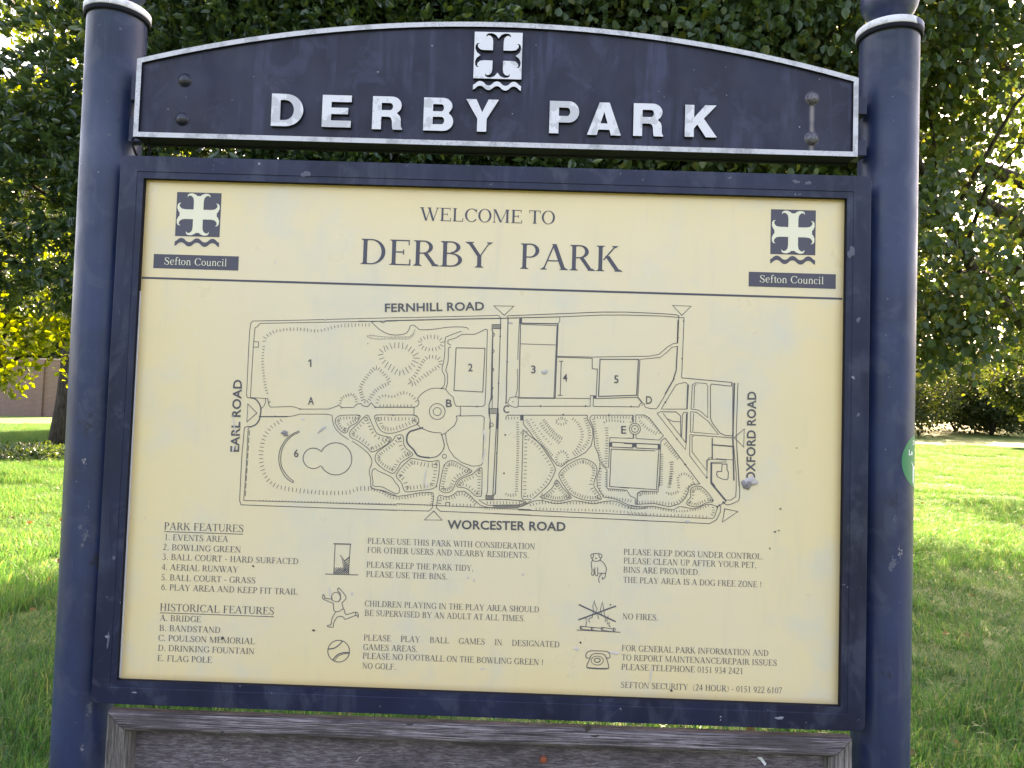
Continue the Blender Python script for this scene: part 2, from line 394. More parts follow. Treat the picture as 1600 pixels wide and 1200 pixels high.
G = {
 'A': (1.09, diag(.13, 0, .53, 1.01, .06)+diag(.53, 1.01, .91, 0, .17)+bar(.27, .78, .35)+slab(.13, 0, .06, .1)+slab(.92, 0)),
 'B': (1.0, stem(.24)+bar(.24, .5, .975)+bar(.24, .5, .525)+bar(.24, .5, .025)+arc(.46, .765, .36, .235, -90, 90)+arc(.48, .27, .42, .27, -90, 90)),
 'C': (1.01, arc(.57, .5, .50, .52, 38, 322)+vs_(.935, .68, 1.0)),
 'D': (1.09, stem(.24)+bar(.24, .5, .975)+bar(.24, .5, .025)+arc(.47, .5, .54, .5, -90, 90)),
 'E': (.93, stem(.24)+bar(.24, .82, .975)+bar(.24, .62, .52)+bar(.24, .86, .025)+vs_(.81, .79, 1)+vs_(.61, .42, .62)+vs_(.86, 0, .24, .05)),
 'F': (.85, stem(.24)+bar(.24, .80, .975)+bar(.24, .62, .52)+vs_(.79, .79, 1)+vs_(.61, .42, .62)),
 'G': (1.09, arc(.57, .5, .50, .52, 38, 322)+vs_(.92, .70, 1.0)+stem(.92, .14, .06, .40, False, False)+bar(.76, 1.06, .41, .04)),
 'H': (1.09, stem(.24)+stem(.85)+bar(.3, .8, .52)), 'I': (.5, stem(.25)),
 'J': (.59, stem(.36, T_, .2, 1, False)+brush([(.36, .25), (.33, .04), (.2, -.01), (.09, .08)], [.15, .11, .06, .1])),
 'K': (1.09, stem(.24)+diag(.36, .44, .82, 1, .07)+diag(.50, .60, .93, 0, .18)+slab(.80, 1, .08)+slab(.95, 0, .14)),
 'L': (.92, stem(.24)+bar(.24, .84, .025)+vs_(.84, 0, .26, .05)),
 'M': (1.35, stem(.17, .05)+stem(1.13)+diag(.20, 1, .66, .02, .15)+diag(.66, .02, 1.08, 1, .05)),
 'N': (1.09, stem(.18, .05)+stem(.90, .05, sa=False)+diag(.18, 1, .88, 0, .16)),
 'O': (1.09, arc(.545, .5, .49, .52, 0, 360, n=28)),
 'P': (.84, stem(.22)+bar(.22, .46, .975)+bar(.22, .46, .47)+arc(.43, .725, .36, .28, -90, 90)),
 'R': (1.01, stem(.22)+bar(.22, .46, .975)+bar(.22, .46, .50)+arc(.43, .74, .36, .262, -90, 90)+diag(.50, .52, .88, 0, .17)+slab(.91, 0, .12)),
 'S': (.84, brush([(.68, .74), (.62, .93), (.40, .99), (.20, .90), (.17, .74), (.32, .58), (.58, .42), (.70, .24), (.60, .05), (.38, .01), (.18, .10), (.11, .30)], [.03, .05, .05, .09, .12, .14, .15, .12, .08, .05, .05, .03])+vs_(.69, .70, 1)+vs_(.11, 0, .32)),
 'T': (.92, stem(.46, sb=False)+bar(.06, .86, .975)+vs_(.06, .77, 1)+vs_(.86, .77, 1)),
 'U': (1.09, stem(.22, T_, .3, 1, False)+stem(.90, .05, .3, 1, False)+arc(.53, .32, .385, .335, 180, 360, .10, .07)),
 'V': (1.09, diag(.15, 1, .56, -.01, .17)+diag(.56, -.01, .93, 1, .05)+slab(.16, 1)+slab(.93, 1, .05)),
 'W': (1.43, diag(.13, 1, .47, -.01, .16)+diag(.47, -.01, .74, .9, .05)+diag(.68, 1, 1.0, -.01, .16)+diag(1.0, -.01, 1.30, 1, .05)+slab(.14, 1)+slab(.68, 1)+slab(1.3, 1, .05)),
 'X': (1.09, diag(.17, 1, .92, 0, .17)+diag(.14, 0, .88, 1, .05)+slab(.18, 1)+slab(.91, 0)+slab(.14, 0, .05)+slab(.88, 1, .05)),
 'Y': (1.09, diag(.16, 1, .56, .42, .16)+diag(.56, .42, .93, 1, .05)+stem(.55, T_, 0, .46, True, False)+slab(.17, 1)+slab(.93, 1, .05)),
 'Z': (.92, bar(.08, .84, .975)+bar(.06, .86, .025)+diag(.13, .03, .76, .97, .16)+vs_(.09, .76, 1)+vs_(.86, 0, .24)),
 '0': (.755, arc(.378, .5, .32, .51, 0, 360, .12, .045, 20)), '1': (.755, stem(.40, .13, 0, 1, True, False)+diag(.2, .86, .38, .98, .08)),
 '2': (.755, brush([(.10, .74), (.2, .95), (.38, 1), (.56, .88), (.55, .66), (.36, .38), (.08, .05)], [.04, .07, .08, .12, .13, .10, .06])+bar(.06, .66, .05, .1)),
 '3': (.755, brush([(.10, .80), (.24, .98), (.44, .95), (.52, .76), (.32, .54), (.58, .38), (.55, .12), (.32, 0), (.08, .08)], [.04, .06, .09, .12, .05, .11, .13, .07, .09])),
 '4': (.755, stem(.50, .13, 0, 1, False, False)+bar(.04, .70, .30, .09)+diag(.08, .30, .47, .98, .06)),
 '5': (.755, bar(.22, .64, .95, .11)+diag(.12, .55, .24, .98, .05)+brush([(.13, .58), (.36, .58), (.56, .42), (.56, .18), (.36, .02), (.10, .05)], [.06, .10, .13, .13, .07, .10])),
 '6': (.755, arc(.40, .33, .31, .34, 0, 360, .12, .05, 18)+brush([(.15, .35), (.2, .65), (.40, .9), (.64, 1)], [.12, .12, .08, .04])),
 '7': (.755, bar(.08, .68, .95, .11)+diag(.28, 0, .64, .95, .09)),
 '8': (.755, arc(.378, .74, .24, .27, 0, 360, .09, .05)+arc(.378, .27, .29, .28, 0, 360, .11, .05)),
 '9': (.755, arc(.36, .67, .31, .34, 0, 360, .12, .05, 18)+brush([(.60, .65), (.55, .35), (.36, .1), (.10, 0)], [.12, .12, .08, .04])),
 '.': (.378, arc(.19, .07, .08, .08, 0, 360, .079, .079, 8)), ',': (.378, arc(.19, .07, .08, .08, 0, 360, .079, .079, 8)+diag(.15, -.2, .25, .05, .05)),
 '-': (.5, bar(.06, .44, .34, .09)), '/': (.42, diag(.0, -.02, .42, 1.02, .08)),
 '(': (.5, arc(.5, .4, .38, .65, 118, 242, .07, .03)), ')': (.5, arc(0, .4, .38, .65, -62, 62, .07, .03)),
 '!': (.5, arc(.25, .07, .08, .08, 0, 360, .079, .079, 8)+[([(.22, .25), (.17, .95)], [(.28, .25), (.33, .95)])]),
 'e': (.67, brush([(.14, .36), (.58, .38), (.50, .64), (.32, .67), (.12, .50), (.12, .22), (.30, .0), (.58, .12)], [.05, .05, .09, .05, .12, .12, .07, .04])),
 'f': (.5, stem(.24, .11, 0, .85, True, False)+bar(.08, .46, .64, .05)+brush([(.24, .8), (.28, .99), (.40, 1.05), (.54, .98)], [.11, .09, .06, .10])),
 't': (.42, stem(.22, .11, .12, .85, False, False)+bar(.06, .42, .64, .05)+brush([(.22, .15), (.28, .02), (.44, .05)], [.11, .08, .04])),
 'o': (.755, arc(.378, .33, .32, .35, 0, 360, .12, .05, 20)),
 'n': (.755, stem(.18, .11, 0, .67, True, False)+stem(.58, .11, 0, .45, True, False)+brush([(.2, .5), (.36, .66), (.52, .62), (.58, .42)], [.04, .07, .10, .11])),
 'u': (.755, stem(.16, .11, .15, .67, False, False)+stem(.56, .11, 0, .67, True, False)+brush([(.16, .2), (.22, .03), (.38, .0), (.54, .14)], [.11, .10, .07, .04])),
 'c': (.67, arc(.36, .33, .31, .35, 45, 315, .12, .05)+arc(.55, .54, .06, .06, 0, 360, .059, .059, 8)),
 'i': (.42, stem(.2, .11, 0, .67, True, False)+arc(.2, .92, .08, .08, 0, 360, .079, .079, 8)+bar(.06, .2, .64, .05)), 'l': (.42, stem(.2, .11, 0, 1.05, True, False)),
 ' ': (.44, []),
}
def serif(ink, text, x0, z0, x1, cap, justify=False, tilt=0, grow=0.0):
    adv = [G[ch][0] for ch in text]; tot = sum(adv)-.14
    L = x1-x0
    if justify:
        sp = text.count(' '); k = cap*.86; rest = (L/k-tot)/sp
    else: k = L/tot; rest = 0
    x = -.07
    for ch, a in zip(text, adv):
        for A, B in G[ch][1]:
            f = lambda p: (x0+(x+p[0])*k, z0+p[1]*cap+tilt*(x+p[0])*k)
            ink.strip([f(p) for p in A], [f(p) for p in B])
        x += a+(rest if ch == ' ' else 0)
def sans_mesh(text, bold=.012):
    cu = bpy.data.curves.new('t', 'FONT'); cu.body = text; cu.size = 1; cu.offset = bold; cu.resolution_u = 3; cu.space_character = 1.03
    o = bpy.data.objects.new('t', cu); me = bpy.data.meshes.new_from_object(o)
    V = [(v.co.x, v.co.y) for v in me.vertices]; Fc = [tuple(p.vertices) for p in me.polygons]
    bpy.data.objects.remove(o); return V, Fc
def sans(ink, text, p0, p1, cap, bold=.012):
    """text along p0 -> p1 given in panel metres"""
    V, Fc = sans_mesh(text, bold); xs_ = [v[0] for v in V]; a, b = min(xs_), max(xs_); h = max(v[1] for v in V)
    p0 = np.array(p0); p1 = np.array(p1); d = p1-p0; L = np.linalg.norm(d); u = d/L; nn = np.array([-u[1], u[0]])
    ink.mesh([tuple(p0+u*(v[0]-a)/(b-a)*L+nn*v[1]/h*cap) for v in V], Fc)
def b2(px, py, y=0.0): p = at(px, py, y); return (float(p[0]), float(p[2]))

sign = tag(empty('park_sign', (0, .05, 0)), 'large navy park sign reading DERBY PARK with cream map panel between two round posts', 'park sign')
# ---- posts
PY = .05
def prad(z): return .0575-.0018*max(0.0, 2.3-z)
def pshift(side, z): return (.0058 if side < 0 else -.0032)*max(0.0, 2.3-z)
def post(pxl, pxr, ptop, pball, collar_worn):
    cx = (at(pxl, 150, PY)[0]+at(pxr, 150, PY)[0])/2
    xm = (pxl+pxr)/2; zt = bz(at(xm, ptop, PY)); r = .0575
    m = MB(); m.lathe([(prad(z_), z_) for z_ in (-.3, .3, .9, 1.5, 2.0)]+[(r, zt-.02), (r+.001, zt-.018), (r+.001, zt)], cx, PY, 72)
    sd_ = -1 if pxl < 800 else 1; m.v = [(v[0]+pshift(sd_, v[2]), v[1], v[2]) for v in m.v]
    p = m.build('post', NAVY, sign, True)
    c = MB(); c.lathe([(r-.002, zt-.020), (r+.004, zt-.022), (r+.006, zt-.018), (r+.006, zt-.012)], cx, PY, 72, 1, False)
    c.lathe([(r+.006, zt-.012), (r+.0068, zt-.010), (r+.0068, zt+.0015), (r+.004, zt+.004), (r-.012, zt+.006)], cx, PY, 72, 0)
    co = c.build('collar', [collar_worn, SIDE], p, True)
    bm_ = MB(); rb = .0562; zc = zt+.018+math.sqrt(rb*rb-.030**2)
    prof = [(rb*math.sin(R(a)), zc-rb*math.cos(R(a))) for a in np.linspace(32, 179.9, 30)]
    bm_.lathe([(.040, zt+.003), (.033, zt+.009), (.030, zt+.016)]+prof, cx, PY, 64); bm_.build('ball_finial', NAVY, p, True)
    return p, cx, r, zt
WORN = silver('collar_silver', (.62, .62, .66)); n = N(WORN)
g = n.new('ShaderNodeNewGeometry'); sx = n.new('ShaderNodeSeparateXYZ'); n.l(g.outputs['Position'], sx.inputs[0])
pl, cxl, pr, ztl = post(132.0, 222.5, 20, 0, WORN)
WORN2 = silver('collar_silver_flaked', (.62, .62, .66)); n = N(WORN2)
g = n.new('ShaderNodeNewGeometry'); sx = n.new('ShaderNodeSeparateXYZ'); n.l(g.outputs['Position'], sx.inputs[0])
prr, cxr, pr, ztr = post(1344.5, 1432.5, 49, 0, WORN2)
old = n.b.inputs['Base Color'].links[0].from_socket
xx = n.math('ADD', sx.outputs[0], n.math('MULTIPLY', n.noise(n.coord(), 90, 3), .012))
n.color(n.mix(n.ramp(n.math('SUBTRACT', xx, cxr+.028), [(.006, 0), (.007, 1)]), old, (.030, .042, .10)))

# ---- header board
HY, PYF = -.016, -.010          # rim face, plate face
BLc, BRc, TLc, TRc, AP = b2(209, 215, HY), b2(1341, 243, HY), b2(213, 91, HY), b2(1341, 122, HY), b2(775, 34.5, HY)
hx0 = (BLc[0]+TLc[0])/2; hx1 = (BRc[0]+TRc[0])/2; hz0 = (BLc[1]+BRc[1])/2; hz1 = (TLc[1]+TRc[1])/2; hza = AP[1]
hc = (hx0+hx1)/2
def head_outline(inset, nseg=40):
    a = (hx1-hx0)/2-inset; z0 = hz0+inset; s_ = hza-hz1; Rr = (((hx1-hx0)/2)**2+s_*s_)/(2*s_); zc = hza-Rr
    P = [(hc-a, z0), (hc+a, z0)]
    for q in range(nseg+1):
        x = a-2*a*q/nseg; P.append((hc+x, zc+math.sqrt((Rr-inset)**2-x*x)))
    return P
def ring(mb, Po, Pi, y0, y1, mi_face=0, mi_side=1):
    k = len(Po); base = len(mb.v)
    mb.v += [(p[0], y0, p[1]) for p in Po]+[(p[0], y0, p[1]) for p in Pi]+[(p[0], y1, p[1]) for p in Po]+[(p[0], y1, p[1]) for p in Pi]
    for q in range(k):
        r_ = (q+1) % k
        for f, mi in (((q, r_, k+r_, k+q), mi_face), ((2*k+q, 2*k+r_, r_, q), mi_side), ((k+q, k+r_, 3*k+r_, 3*k+q), mi_side)):
            mb.f.append(tuple(base+t for t in f)); mb.m.append(mi)
def prism(mb, P, y0, y1, mi=0, ms=None):
    k = len(P); base = len(mb.v); ms = mi if ms is None else ms
    mb.v += [(p[0], y0, p[1]) for p in P]+[(p[0], y1, p[1]) for p in P]
    mb.f.append(tuple(base+q for q in range(k))); mb.m.append(mi)
    mb.f.append(tuple(base+k+q for q in range(k))[::-1]); mb.m.append(ms)
    for q in range(k):
        r_ = (q+1) % k; mb.f.append((base+q, base+k+q, base+k+r_, base+r_)); mb.m.append(ms)
m = MB(); prism(m, head_outline(.001), PYF, .036, 0, 1); head = m.build('header_board', [HEADP, SIDE], sign)
m = MB(); ring(m, head_outline(0), head_outline(.0098), HY, PYF+.004); rim = m.build('silver_rim', [SILVER, SIDE], head)
m = MB(); ring(m, head_outline(-.0005), head_outline(.012), .030, .038, 1, 1); m.build('back_flange', [SILVER, SIDE], head)
# rusty run between the two right-hand bolts: a worn streak of the header's own paint
b1 = at(1269, 154, PYF); b2_ = at(1268, 217, PYF); n = N(HEADP)
g = n.new('ShaderNodeNewGeometry'); sx = n.new('ShaderNodeSeparateXYZ'); n.l(g.outputs['Position'], sx.inputs[0])
dx = n.math('ABSOLUTE', n.math('SUBTRACT', sx.outputs[0], float(b1[0])))
nz = n.math('MULTIPLY', n.noise(n.coord(), 60, 3), .004)
fx = n.ramp(n.math('MULTIPLY', n.math('ADD', dx, nz), 60), [(.05, 1), (.22, .55), (.50, 0)])
zz = n.math('MULTIPLY', n.math('GREATER_THAN', sx.outputs[2], float(b2_[2])-.024), n.math('LESS_THAN', sx.outputs[2], float(b1[2])))
halo = None
for b in (b1, b2_):
    dz = n.math('SUBTRACT', sx.outputs[2], float(b[2])); dd = n.math('SQRT', n.math('ADD', n.math('MULTIPLY', dx, dx), n.math('MULTIPLY', dz, dz)))
    h_ = n.ramp(n.math('MULTIPLY', dd, 50), [(.66, 1), (.78, 0)]); halo = h_ if halo is None else n.math('MAXIMUM', halo, h_)
run = n.math('MULTIPLY', n.math('MAXIMUM', n.math('MULTIPLY', fx, zz), n.math('MULTIPLY', halo, .38)), .85)
old = n.b.inputs['Base Color'].links[0].from_socket
n.color(n.mix(run, old, (.30, .26, .25)))

# ---- raised letters
def ell(cx, cy, rx, ry, a0, a1, k=12): return [(cx+rx*math.cos(R(a0+(a1-a0)*q/k)), cy+ry*math.sin(R(a0+(a1-a0)*q/k))) for q in range(k+1)]
LET = {
 'D': [[(0, 0), (0, 1)]+ell(.44, .5, .55, .5, 90, -90, 18), [(.28, .19)]+ell(.42, .5, .28, .31, -90, 90, 14)+[(.28, .81)]],
 'E': [[(0, 0), (0, 1), (.93, 1), (.93, .79), (.29, .79), (.29, .61), (.83, .61), (.83, .41), (.29, .41), (.29, .21), (.93, .21), (.93, 0)]],
 'R': [[(0, 0), (0, 1)]+ell(.62, .735, .31, .265, 90, -38, 12)+[(.78, .50), (.88, .42), (.915, .32), (.925, .1), (.97, .02), (.97, 0), (.67, 0), (.645, .08), (.635, .26), (.60, .35), (.53, .385), (.29, .385), (.29, 0)],
       [(.29, .585)]+ell(.56, .695, .095, .11, -90, 90, 8)+[(.29, .805)]],
 'B': [[(0, 0), (0, 1)]+ell(.60, .755, .29, .245, 90, -35, 10)+[(.78, .535)]+ell(.62, .285, .31, .285, 45, -90, 10), [(.29, .59)]+ell(.55, .697, .08, .107, -90, 90, 8)+[(.29, .805)], [(.29, .195)]+ell(.57, .31, .08, .112, -90, 90, 8)+[(.29, .42)]],
 'Y': [[(0, 1), (.32, 1), (.51, .60), (.70, 1), (1.02, 1), (.655, .40), (.655, 0), (.365, 0), (.365, .40)]],
 'P': [[(0, 0), (0, 1)]+ell(.60, .67, .32, .33, 90, -90, 14)+[(.29, .34), (.29, 0)], [(.29, .54)]+ell(.55, .67, .09, .13, -90, 90, 8)+[(.29, .80)]],
 'A': [[(0, 0), (.37, 1), (.68, 1), (1.05, 0), (.74, 0), (.69, .17), (.35, .17), (.30, 0)], [(.41, .36), (.52, .71), (.63, .36)]],
 'K': [[(0, 0), (0, 1), (.29, 1), (.29, .60), (.64, 1), (1.0, 1), (.60, .58), (1.03, 0), (.67, 0), (.40, .39), (.29, .27), (.29, 0)]],
}
def raised(name, loops, fn, y0, y1, parent, bev=.0004):
    """loops (outer, holes) -> solid with silver face; fn maps unit coords to (x, z)"""
    cu = bpy.data.curves.new('o', 'CURVE'); cu.dimensions = '2D'; cu.fill_mode = 'BOTH'
    for L in loops:
        sp = cu.splines.new('POLY'); P = [fn(p) for p in L]; sp.points.add(len(P)-1)
        for q, p in enumerate(P): sp.points[q].co = (p[0], p[1], 0, 1)
        sp.use_cyclic_u = True
    e = (y1-y0)/2; cu.extrude = e; cu.bevel_depth = 0
    o = bpy.data.objects.new('o', cu); me = bpy.data.meshes.new_from_object(o); bpy.data.objects.remove(o)
    ym = (y0+y1)/2
    for v in me.vertices: v.co = (v.co.x, ym-v.co.z, v.co.y)
    me.update(); me.name = name; me.materials.clear(); ob = link(name, me, None, parent, mats=[SILVER2, SIDE])
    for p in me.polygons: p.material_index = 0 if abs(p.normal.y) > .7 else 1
    return ob
specs = [('D', 423, 473, 197.5, 147), ('E', 502.5, 548, 199, 149), ('R', 581, 628.3, 202.5, 151), ('B', 661, 707.5, 204.5, 153), ('Y', 726.8, 778, 206, 155.5),
         ('P', 857.8, 904, 208.8, 158.3), ('A', 917, 970, 211.5, 160.5), ('R', 989, 1036, 213, 162), ('K', 1069.5, 1120, 214.5, 164.5)]
for ch, x0, x1, yb, yt in specs:
    a = b2(x0, yb, HY); b = b2(x1, yb, HY); c_ = b2((x0+x1)/2, yt, HY); bb = b2((x0+x1)/2, yb, HY)
    wmax = max(p[0] for p in LET[ch][0]); sx_ = (b[0]-a[0])/wmax; zb = (a[1]+b[1])/2; hh = c_[1]-bb[1]
    raised('letter', LET[ch], lambda p, a=a, zb=zb, sx_=sx_, hh=hh: (a[0]+p[0]*sx_, zb+p[1]*hh), HY-.001, PYF+.002, head)
def cross(s=1.0):
    """cross moline outline, centred, unit square"""
    arm = [(.112, .112), (.112, .30), (.125, .375), (.17, .425), (.225, .435), (.262, .395), (.255, .45), (.215, .478), (.14, .484), (.06, .45), (0, .372)]
    arm2 = [(-x, y) for x, y in arm[::-1]][1:-1]
    one = arm[1:]+arm2      # right side up to notch then left side down
    P = []
    for k in range(4):
        a = R(90*k); c_, s_ = math.cos(a), math.sin(a)
        P.append((.112*c_-.112*s_, .112*s_+.112*c_))
        P += [(x*c_-y*s_, x*s_+y*c_) for x, y in one]
    return [(x*s, y*s) for x, y in P]
def wave(k=40):
    up, lo = [], []
    for q in range(k+1):
        u = q/k; z = math.cos(2*math.pi*(2.85*u-.42)); z = (abs(z)**.8)*(1 if z > 0 else -1)*.045
        up.append((u-.5, z+.05)); lo.append((u-.5, z-.05))
    return up, lo
def square_fn(tl, tr, bl, y):
    A, B, C_ = b2(*tl, y), b2(*tr, y), b2(*bl, y); wv = B[0]-A[0]; hv = A[1]-C_[1]; cx = A[0]+wv/2+(C_[0]-A[0])/2; cz = (A[1]+B[1])/2-hv/2
    return cx, cz, wv, hv
cx, cz, wv, hv = square_fn((742, 50.3), (816.8, 51.2), (739.5, 123), HY)
e = .5
raised('emblem', [[(-e, -e), (-e, e), (e, e), (e, -e)], cross(.985)], lambda p: (cx+p[0]*wv, cz+p[1]*hv), HY-.001, PYF+.002, head)
up, lo = wave(); wz = bz(at(777, 134.5, HY))
raised('emblem_wave', [up+lo[::-1]], lambda p: (cx+p[0]*wv, wz+p[1]*wv*1.0), HY-.001, PYF+.002, head)
# ---- bolts
def bolt(px, py, mat, r=.0115):
    c_ = at(px, py, PYF); m = MB(); k = 24
    prof = [(r*1.22, 0), (r*1.2, .0012), (r, .0016)]+[(r*math.cos(R(a)), .0016+r*.62*math.sin(R(a))) for a in (15, 30, 45, 60, 75, 89)]
    for q, (rr, h) in enumerate(prof):
        for j in range(k): m.v.append((c_[0]+rr*math.cos(2*math.pi*j/k), PYF-h, c_[2]+rr*math.sin(2*math.pi*j/k)))
    for q in range(len(prof)-1):
        for j in range(k):
            a = q*k+j; b = q*k+(j+1) % k; m.f.append((a, b, b+k, a+k)); m.m.append(0)
    m.f.append(tuple((len(prof)-1)*k+j for j in range(k))); m.m.append(0)
    return m.build('bolt', mat, head, True)
for px, py in ((289, 125.5), (285, 186)): bolt(px, py, BOLTD)
for px, py in ((1269, 154), (1268, 217)): bolt(px, py, BOLTG)['label'] = 'bare rusty dome bolt'
# ---- brackets from header to posts
for px0, px1, py0, py1 in ((1339, 1362, 150, 177), (1339, 1362, 218, 242)):
    a = at(px0, py1, 0); b = at(px1, py0, 0); m = MB(); m.box(a[0], .004, a[2], float(at(1355, 160, .004)[0]), .045, b[2]); m.build('bracket', FRAMEP, head, bevel=.0015)
for py0, py1 in ((112, 150), (178, 216)):
    a = at(222, py1, 0); b = at(222, py0, 0); m = MB(); m.box(cxl+.05, .022, a[2], hx0+.012, .045, b[2]); m.build('bracket', FRAMEP, head, bevel=.0015)
for (x0, y0), (x1, y1), (x2, y2) in (((208, 216), (209, 232), (216, 246)), ((234, 222), (236, 236), (231, 248))):
    P = [at(x0, y0, .012), at(x0-1.5, (y0+y1)/2, .006), at(x1, y1, .006), at((x1+x2)/2-1, (y1+y2)/2, .01), at(x2, y2, .014)]
    m = MB(); m.tube(P, .0026, 8); m.build('cable', SIDE, head, True)

# ---- map cabinet
HW, HZ, BD = .7004, .4948, .047
FY = -.014
def rrect(hx, hz, r, k=5):
    P = []
    for cx_, cz_, a0 in ((hx-r, -hz+r, -90), (hx-r, hz-r, 0), (-hx+r, hz-r, 90), (-hx+r, -hz+r, 180)):
        for q in range(k+1):
            a = R(a0+90*q/k); P.append((cx_+r*math.cos(a), PC+cz_+r*math.sin(a)))
    return P
m = MB()
Po = rrect(HW+BD, HZ+.0448, .013); Pm = rrect(HW+.0125, HZ+.0125, .002); Pi = rrect(HW, HZ, .0005)
ring(m, Po, Pm, FY, FY+.006, 0, 0)
frame = m.build('cabinet_frame', FRAMEP, sign, bevel=.0012)
m = MB(); ring(m, Pm, Pi, FY+.0013, .0005, 0, 1); m.build('inner_lip', [FRAMEP, SIDE], frame)
m = MB(); prism(m, rrect(HW+.036, HZ+.036, .01), .0012, .048); m.build('cabinet_box', FRAMEP, frame)
for sgn, cx_ in ((-1, cxl), (1, cxr)):
    for zz_ in (PC+.32, PC-.32):
        m = MB(); x0, x1 = sorted((sgn*(HW+.034), cx_)); m.box(x0, .034, zz_-.03, x1, .055, zz_+.03); m.build('bracket', FRAMEP, frame)
m = MB(); prism(m, [(-HW, PC-HZ), (HW, PC-HZ), (HW, PC+HZ), (-HW, PC+HZ)], 0, .0010)
panel = m.build('map_panel', PANEL, sign)
m = MB()
a = b2(228, 455, -.002); b = b2(188, 1058, -.002)
prism(m, [(-HW+.0001, b[1]), (-HW+.0022, b[1]), (-HW+.0018, a[1]), (-HW+.0001, a[1])], -.0035, -.0006); m.build('edge_seal', SEAL, panel)

# ---- print on the panel
def C2(px, py): return b2(px, py)
PXM = 1.267e-3
title = Ink()
p = C2(657.5, 344.3); q = C2(866.5, 350.5); serif(title, 'WELCOME TO', p[0], (p[1]+q[1])/2, q[0], 21*PXM)
p = C2(563, 411.5); q = C2(767.8, 418.8); r_ = C2(813, 420.3); s_ = C2(969, 425.4); zt_ = (p[1]+q[1]+r_[1]+s_[1])/4
title.build('heading_line', INK, panel)
title = Ink(); serif(title, 'DERBY', p[0], zt_, q[0], 40.5*PXM); title.build('heading_word', INK, panel)
title = Ink(); serif(title, 'PARK', r_[0], zt_, s_[0], 40.5*PXM); title.build('heading_word', INK, panel)
rule = Ink(); a = C2(226, 434.6); b = C2(1314.5, 466.3); zr = (a[1]+b[1])/2; rule.line([(-HW+.001, zr), (HW-.0015, zr)], 3.2*PXM); rule.build('rule_line', INK, panel)
for k_, (tl, tr, bl, wy, box, txt) in enumerate((((277, 300), (346.3, 302), (273.6, 368.7), 379, ((240.3, 396.7), (373.4, 400.8), (239.7, 418.8)), ((257, 413.3), (354.3, 416.2))),
                                ((1205, 327), (1275, 328.8), (1203.2, 397), 406.5, ((1170, 424.7), (1306, 428.5), (1169.7, 447.6)), ((1187, 441), (1286.5, 444.2))))):
    cx, cz, wv, hv = square_fn(tl, tr, bl, 0)
    ik = Ink(); ik.poly([(cx-wv/2, cz-hv/2), (cx+wv/2, cz-hv/2), (cx+wv/2, cz+hv/2), (cx-wv/2, cz+hv/2)])
    wz = bz(at((tl[0]+tr[0])/2-3, wy, 0)); ik.strip([(cx+p_[0]*wv, wz+p_[1]*wv) for p_ in up], [(cx+p_[0]*wv, wz+p_[1]*wv) for p_ in lo])
    A, B, C_ = b2(*box[0]), b2(*box[1]), b2(*box[2]); x0, x1 = (A[0]+C_[0])/2, B[0]; z1 = (A[1]+B[1])/2; z0 = z1-(A[1]-C_[1])
    ik.poly([(x0, z0), (x1, z0), (x1, z1), (x0, z1)]); em = ik.build('council_emblem', INK, panel)
    ik = Ink(-.0009); CR = cross(.985); k4 = len(CR)//4
    for kk in range(4):
        seg = CR[kk*k4:(kk+1)*k4]+[CR[((kk+1)*k4) % len(CR)]]
        nn = len(seg); h2 = seg[1:]      # arm = fan split at the notch
        notch = seg[10]
        right = seg[0:11]; left = seg[10:]
        mid = (notch[0]*0, notch[1]*0)
        ik.strip([(cx+a_[0]*wv, cz+a_[1]*hv) for a_ in right[:4]], [(cx+a_[0]*wv, cz+a_[1]*hv) for a_ in left[::-1][:4]])
        for side in (right, left[::-1]):
            o_ = side; quad = [o_[3], o_[4], o_[5], o_[6]]; out_ = [o_[9], o_[8], o_[7], o_[6]]
            ik.strip([(cx+a_[0]*wv, cz+a_[1]*hv) for a_ in [notch, o_[9], o_[8], o_[7], o_[6]]], [(cx+a_[0]*wv, cz+a_[1]*hv) for a_ in [notch, o_[3], o_[4], o_[5], o_[6]]])
        o1, o2 = right[3], left[::-1][3]; ik.poly([(cx+a_[0]*wv, cz+a_[1]*hv) for a_ in (o1, notch, o2)])
    ik.poly([(cx+a_*wv, cz+b_*hv) for a_, b_ in ((-.111, -.111), (.111, -.111), (.111, .111), (-.111, .111))])
    ik.build('emblem_cross', CREAMINK, panel); ik = Ink(-.0009)
    p = C2(*txt[0]); q = C2(*txt[1]); serif(ik, 'Sefton Council', p[0], (p[1]+q[1])/2, q[0], 11.3*PXM)
    ik.build('council_name', CREAMINK, panel)
def T(text, x0, y0, x1, cap, just=False, under=False):
    body = Ink(); p = C2(x0, y0); q = C2(x1, y0+(x1-x0)*.0325); serif(body, text, p[0], (p[1]+q[1])/2, q[0], cap*PXM, just)
    if under: z = (p[1]+q[1])/2-3.2*PXM; body.line([(p[0], z), (q[0], z)], 1.1*PXM)
    body.build('text_line', INKF, panel)
for tx, x0, y0, x1 in (('1. EVENTS AREA', 257, 843.7, 356), ('2. BOWLING GREEN', 255, 859.3, 376), ('3. BALL COURT - HARD SURFACED', 254, 874.5, 466), ('4. AERIAL RUNWAY', 253, 890.5, 372),
    ('5. BALL COURT - GRASS', 252, 906.5, 399), ('6. PLAY AREA AND KEEP FIT TRAIL', 252, 922, 465), ('A. BRIDGE', 250, 970, 314), ('B. BANDSTAND', 249, 985.7, 344), ('C. POULSON MEMORIAL', 247.5, 1001.3, 398),
    ('D. DRINKING FOUNTAIN', 247, 1017, 397), ('E. FLAG POLE', 246, 1032.7, 331)): T(tx, x0, y0, x1, 9.2)
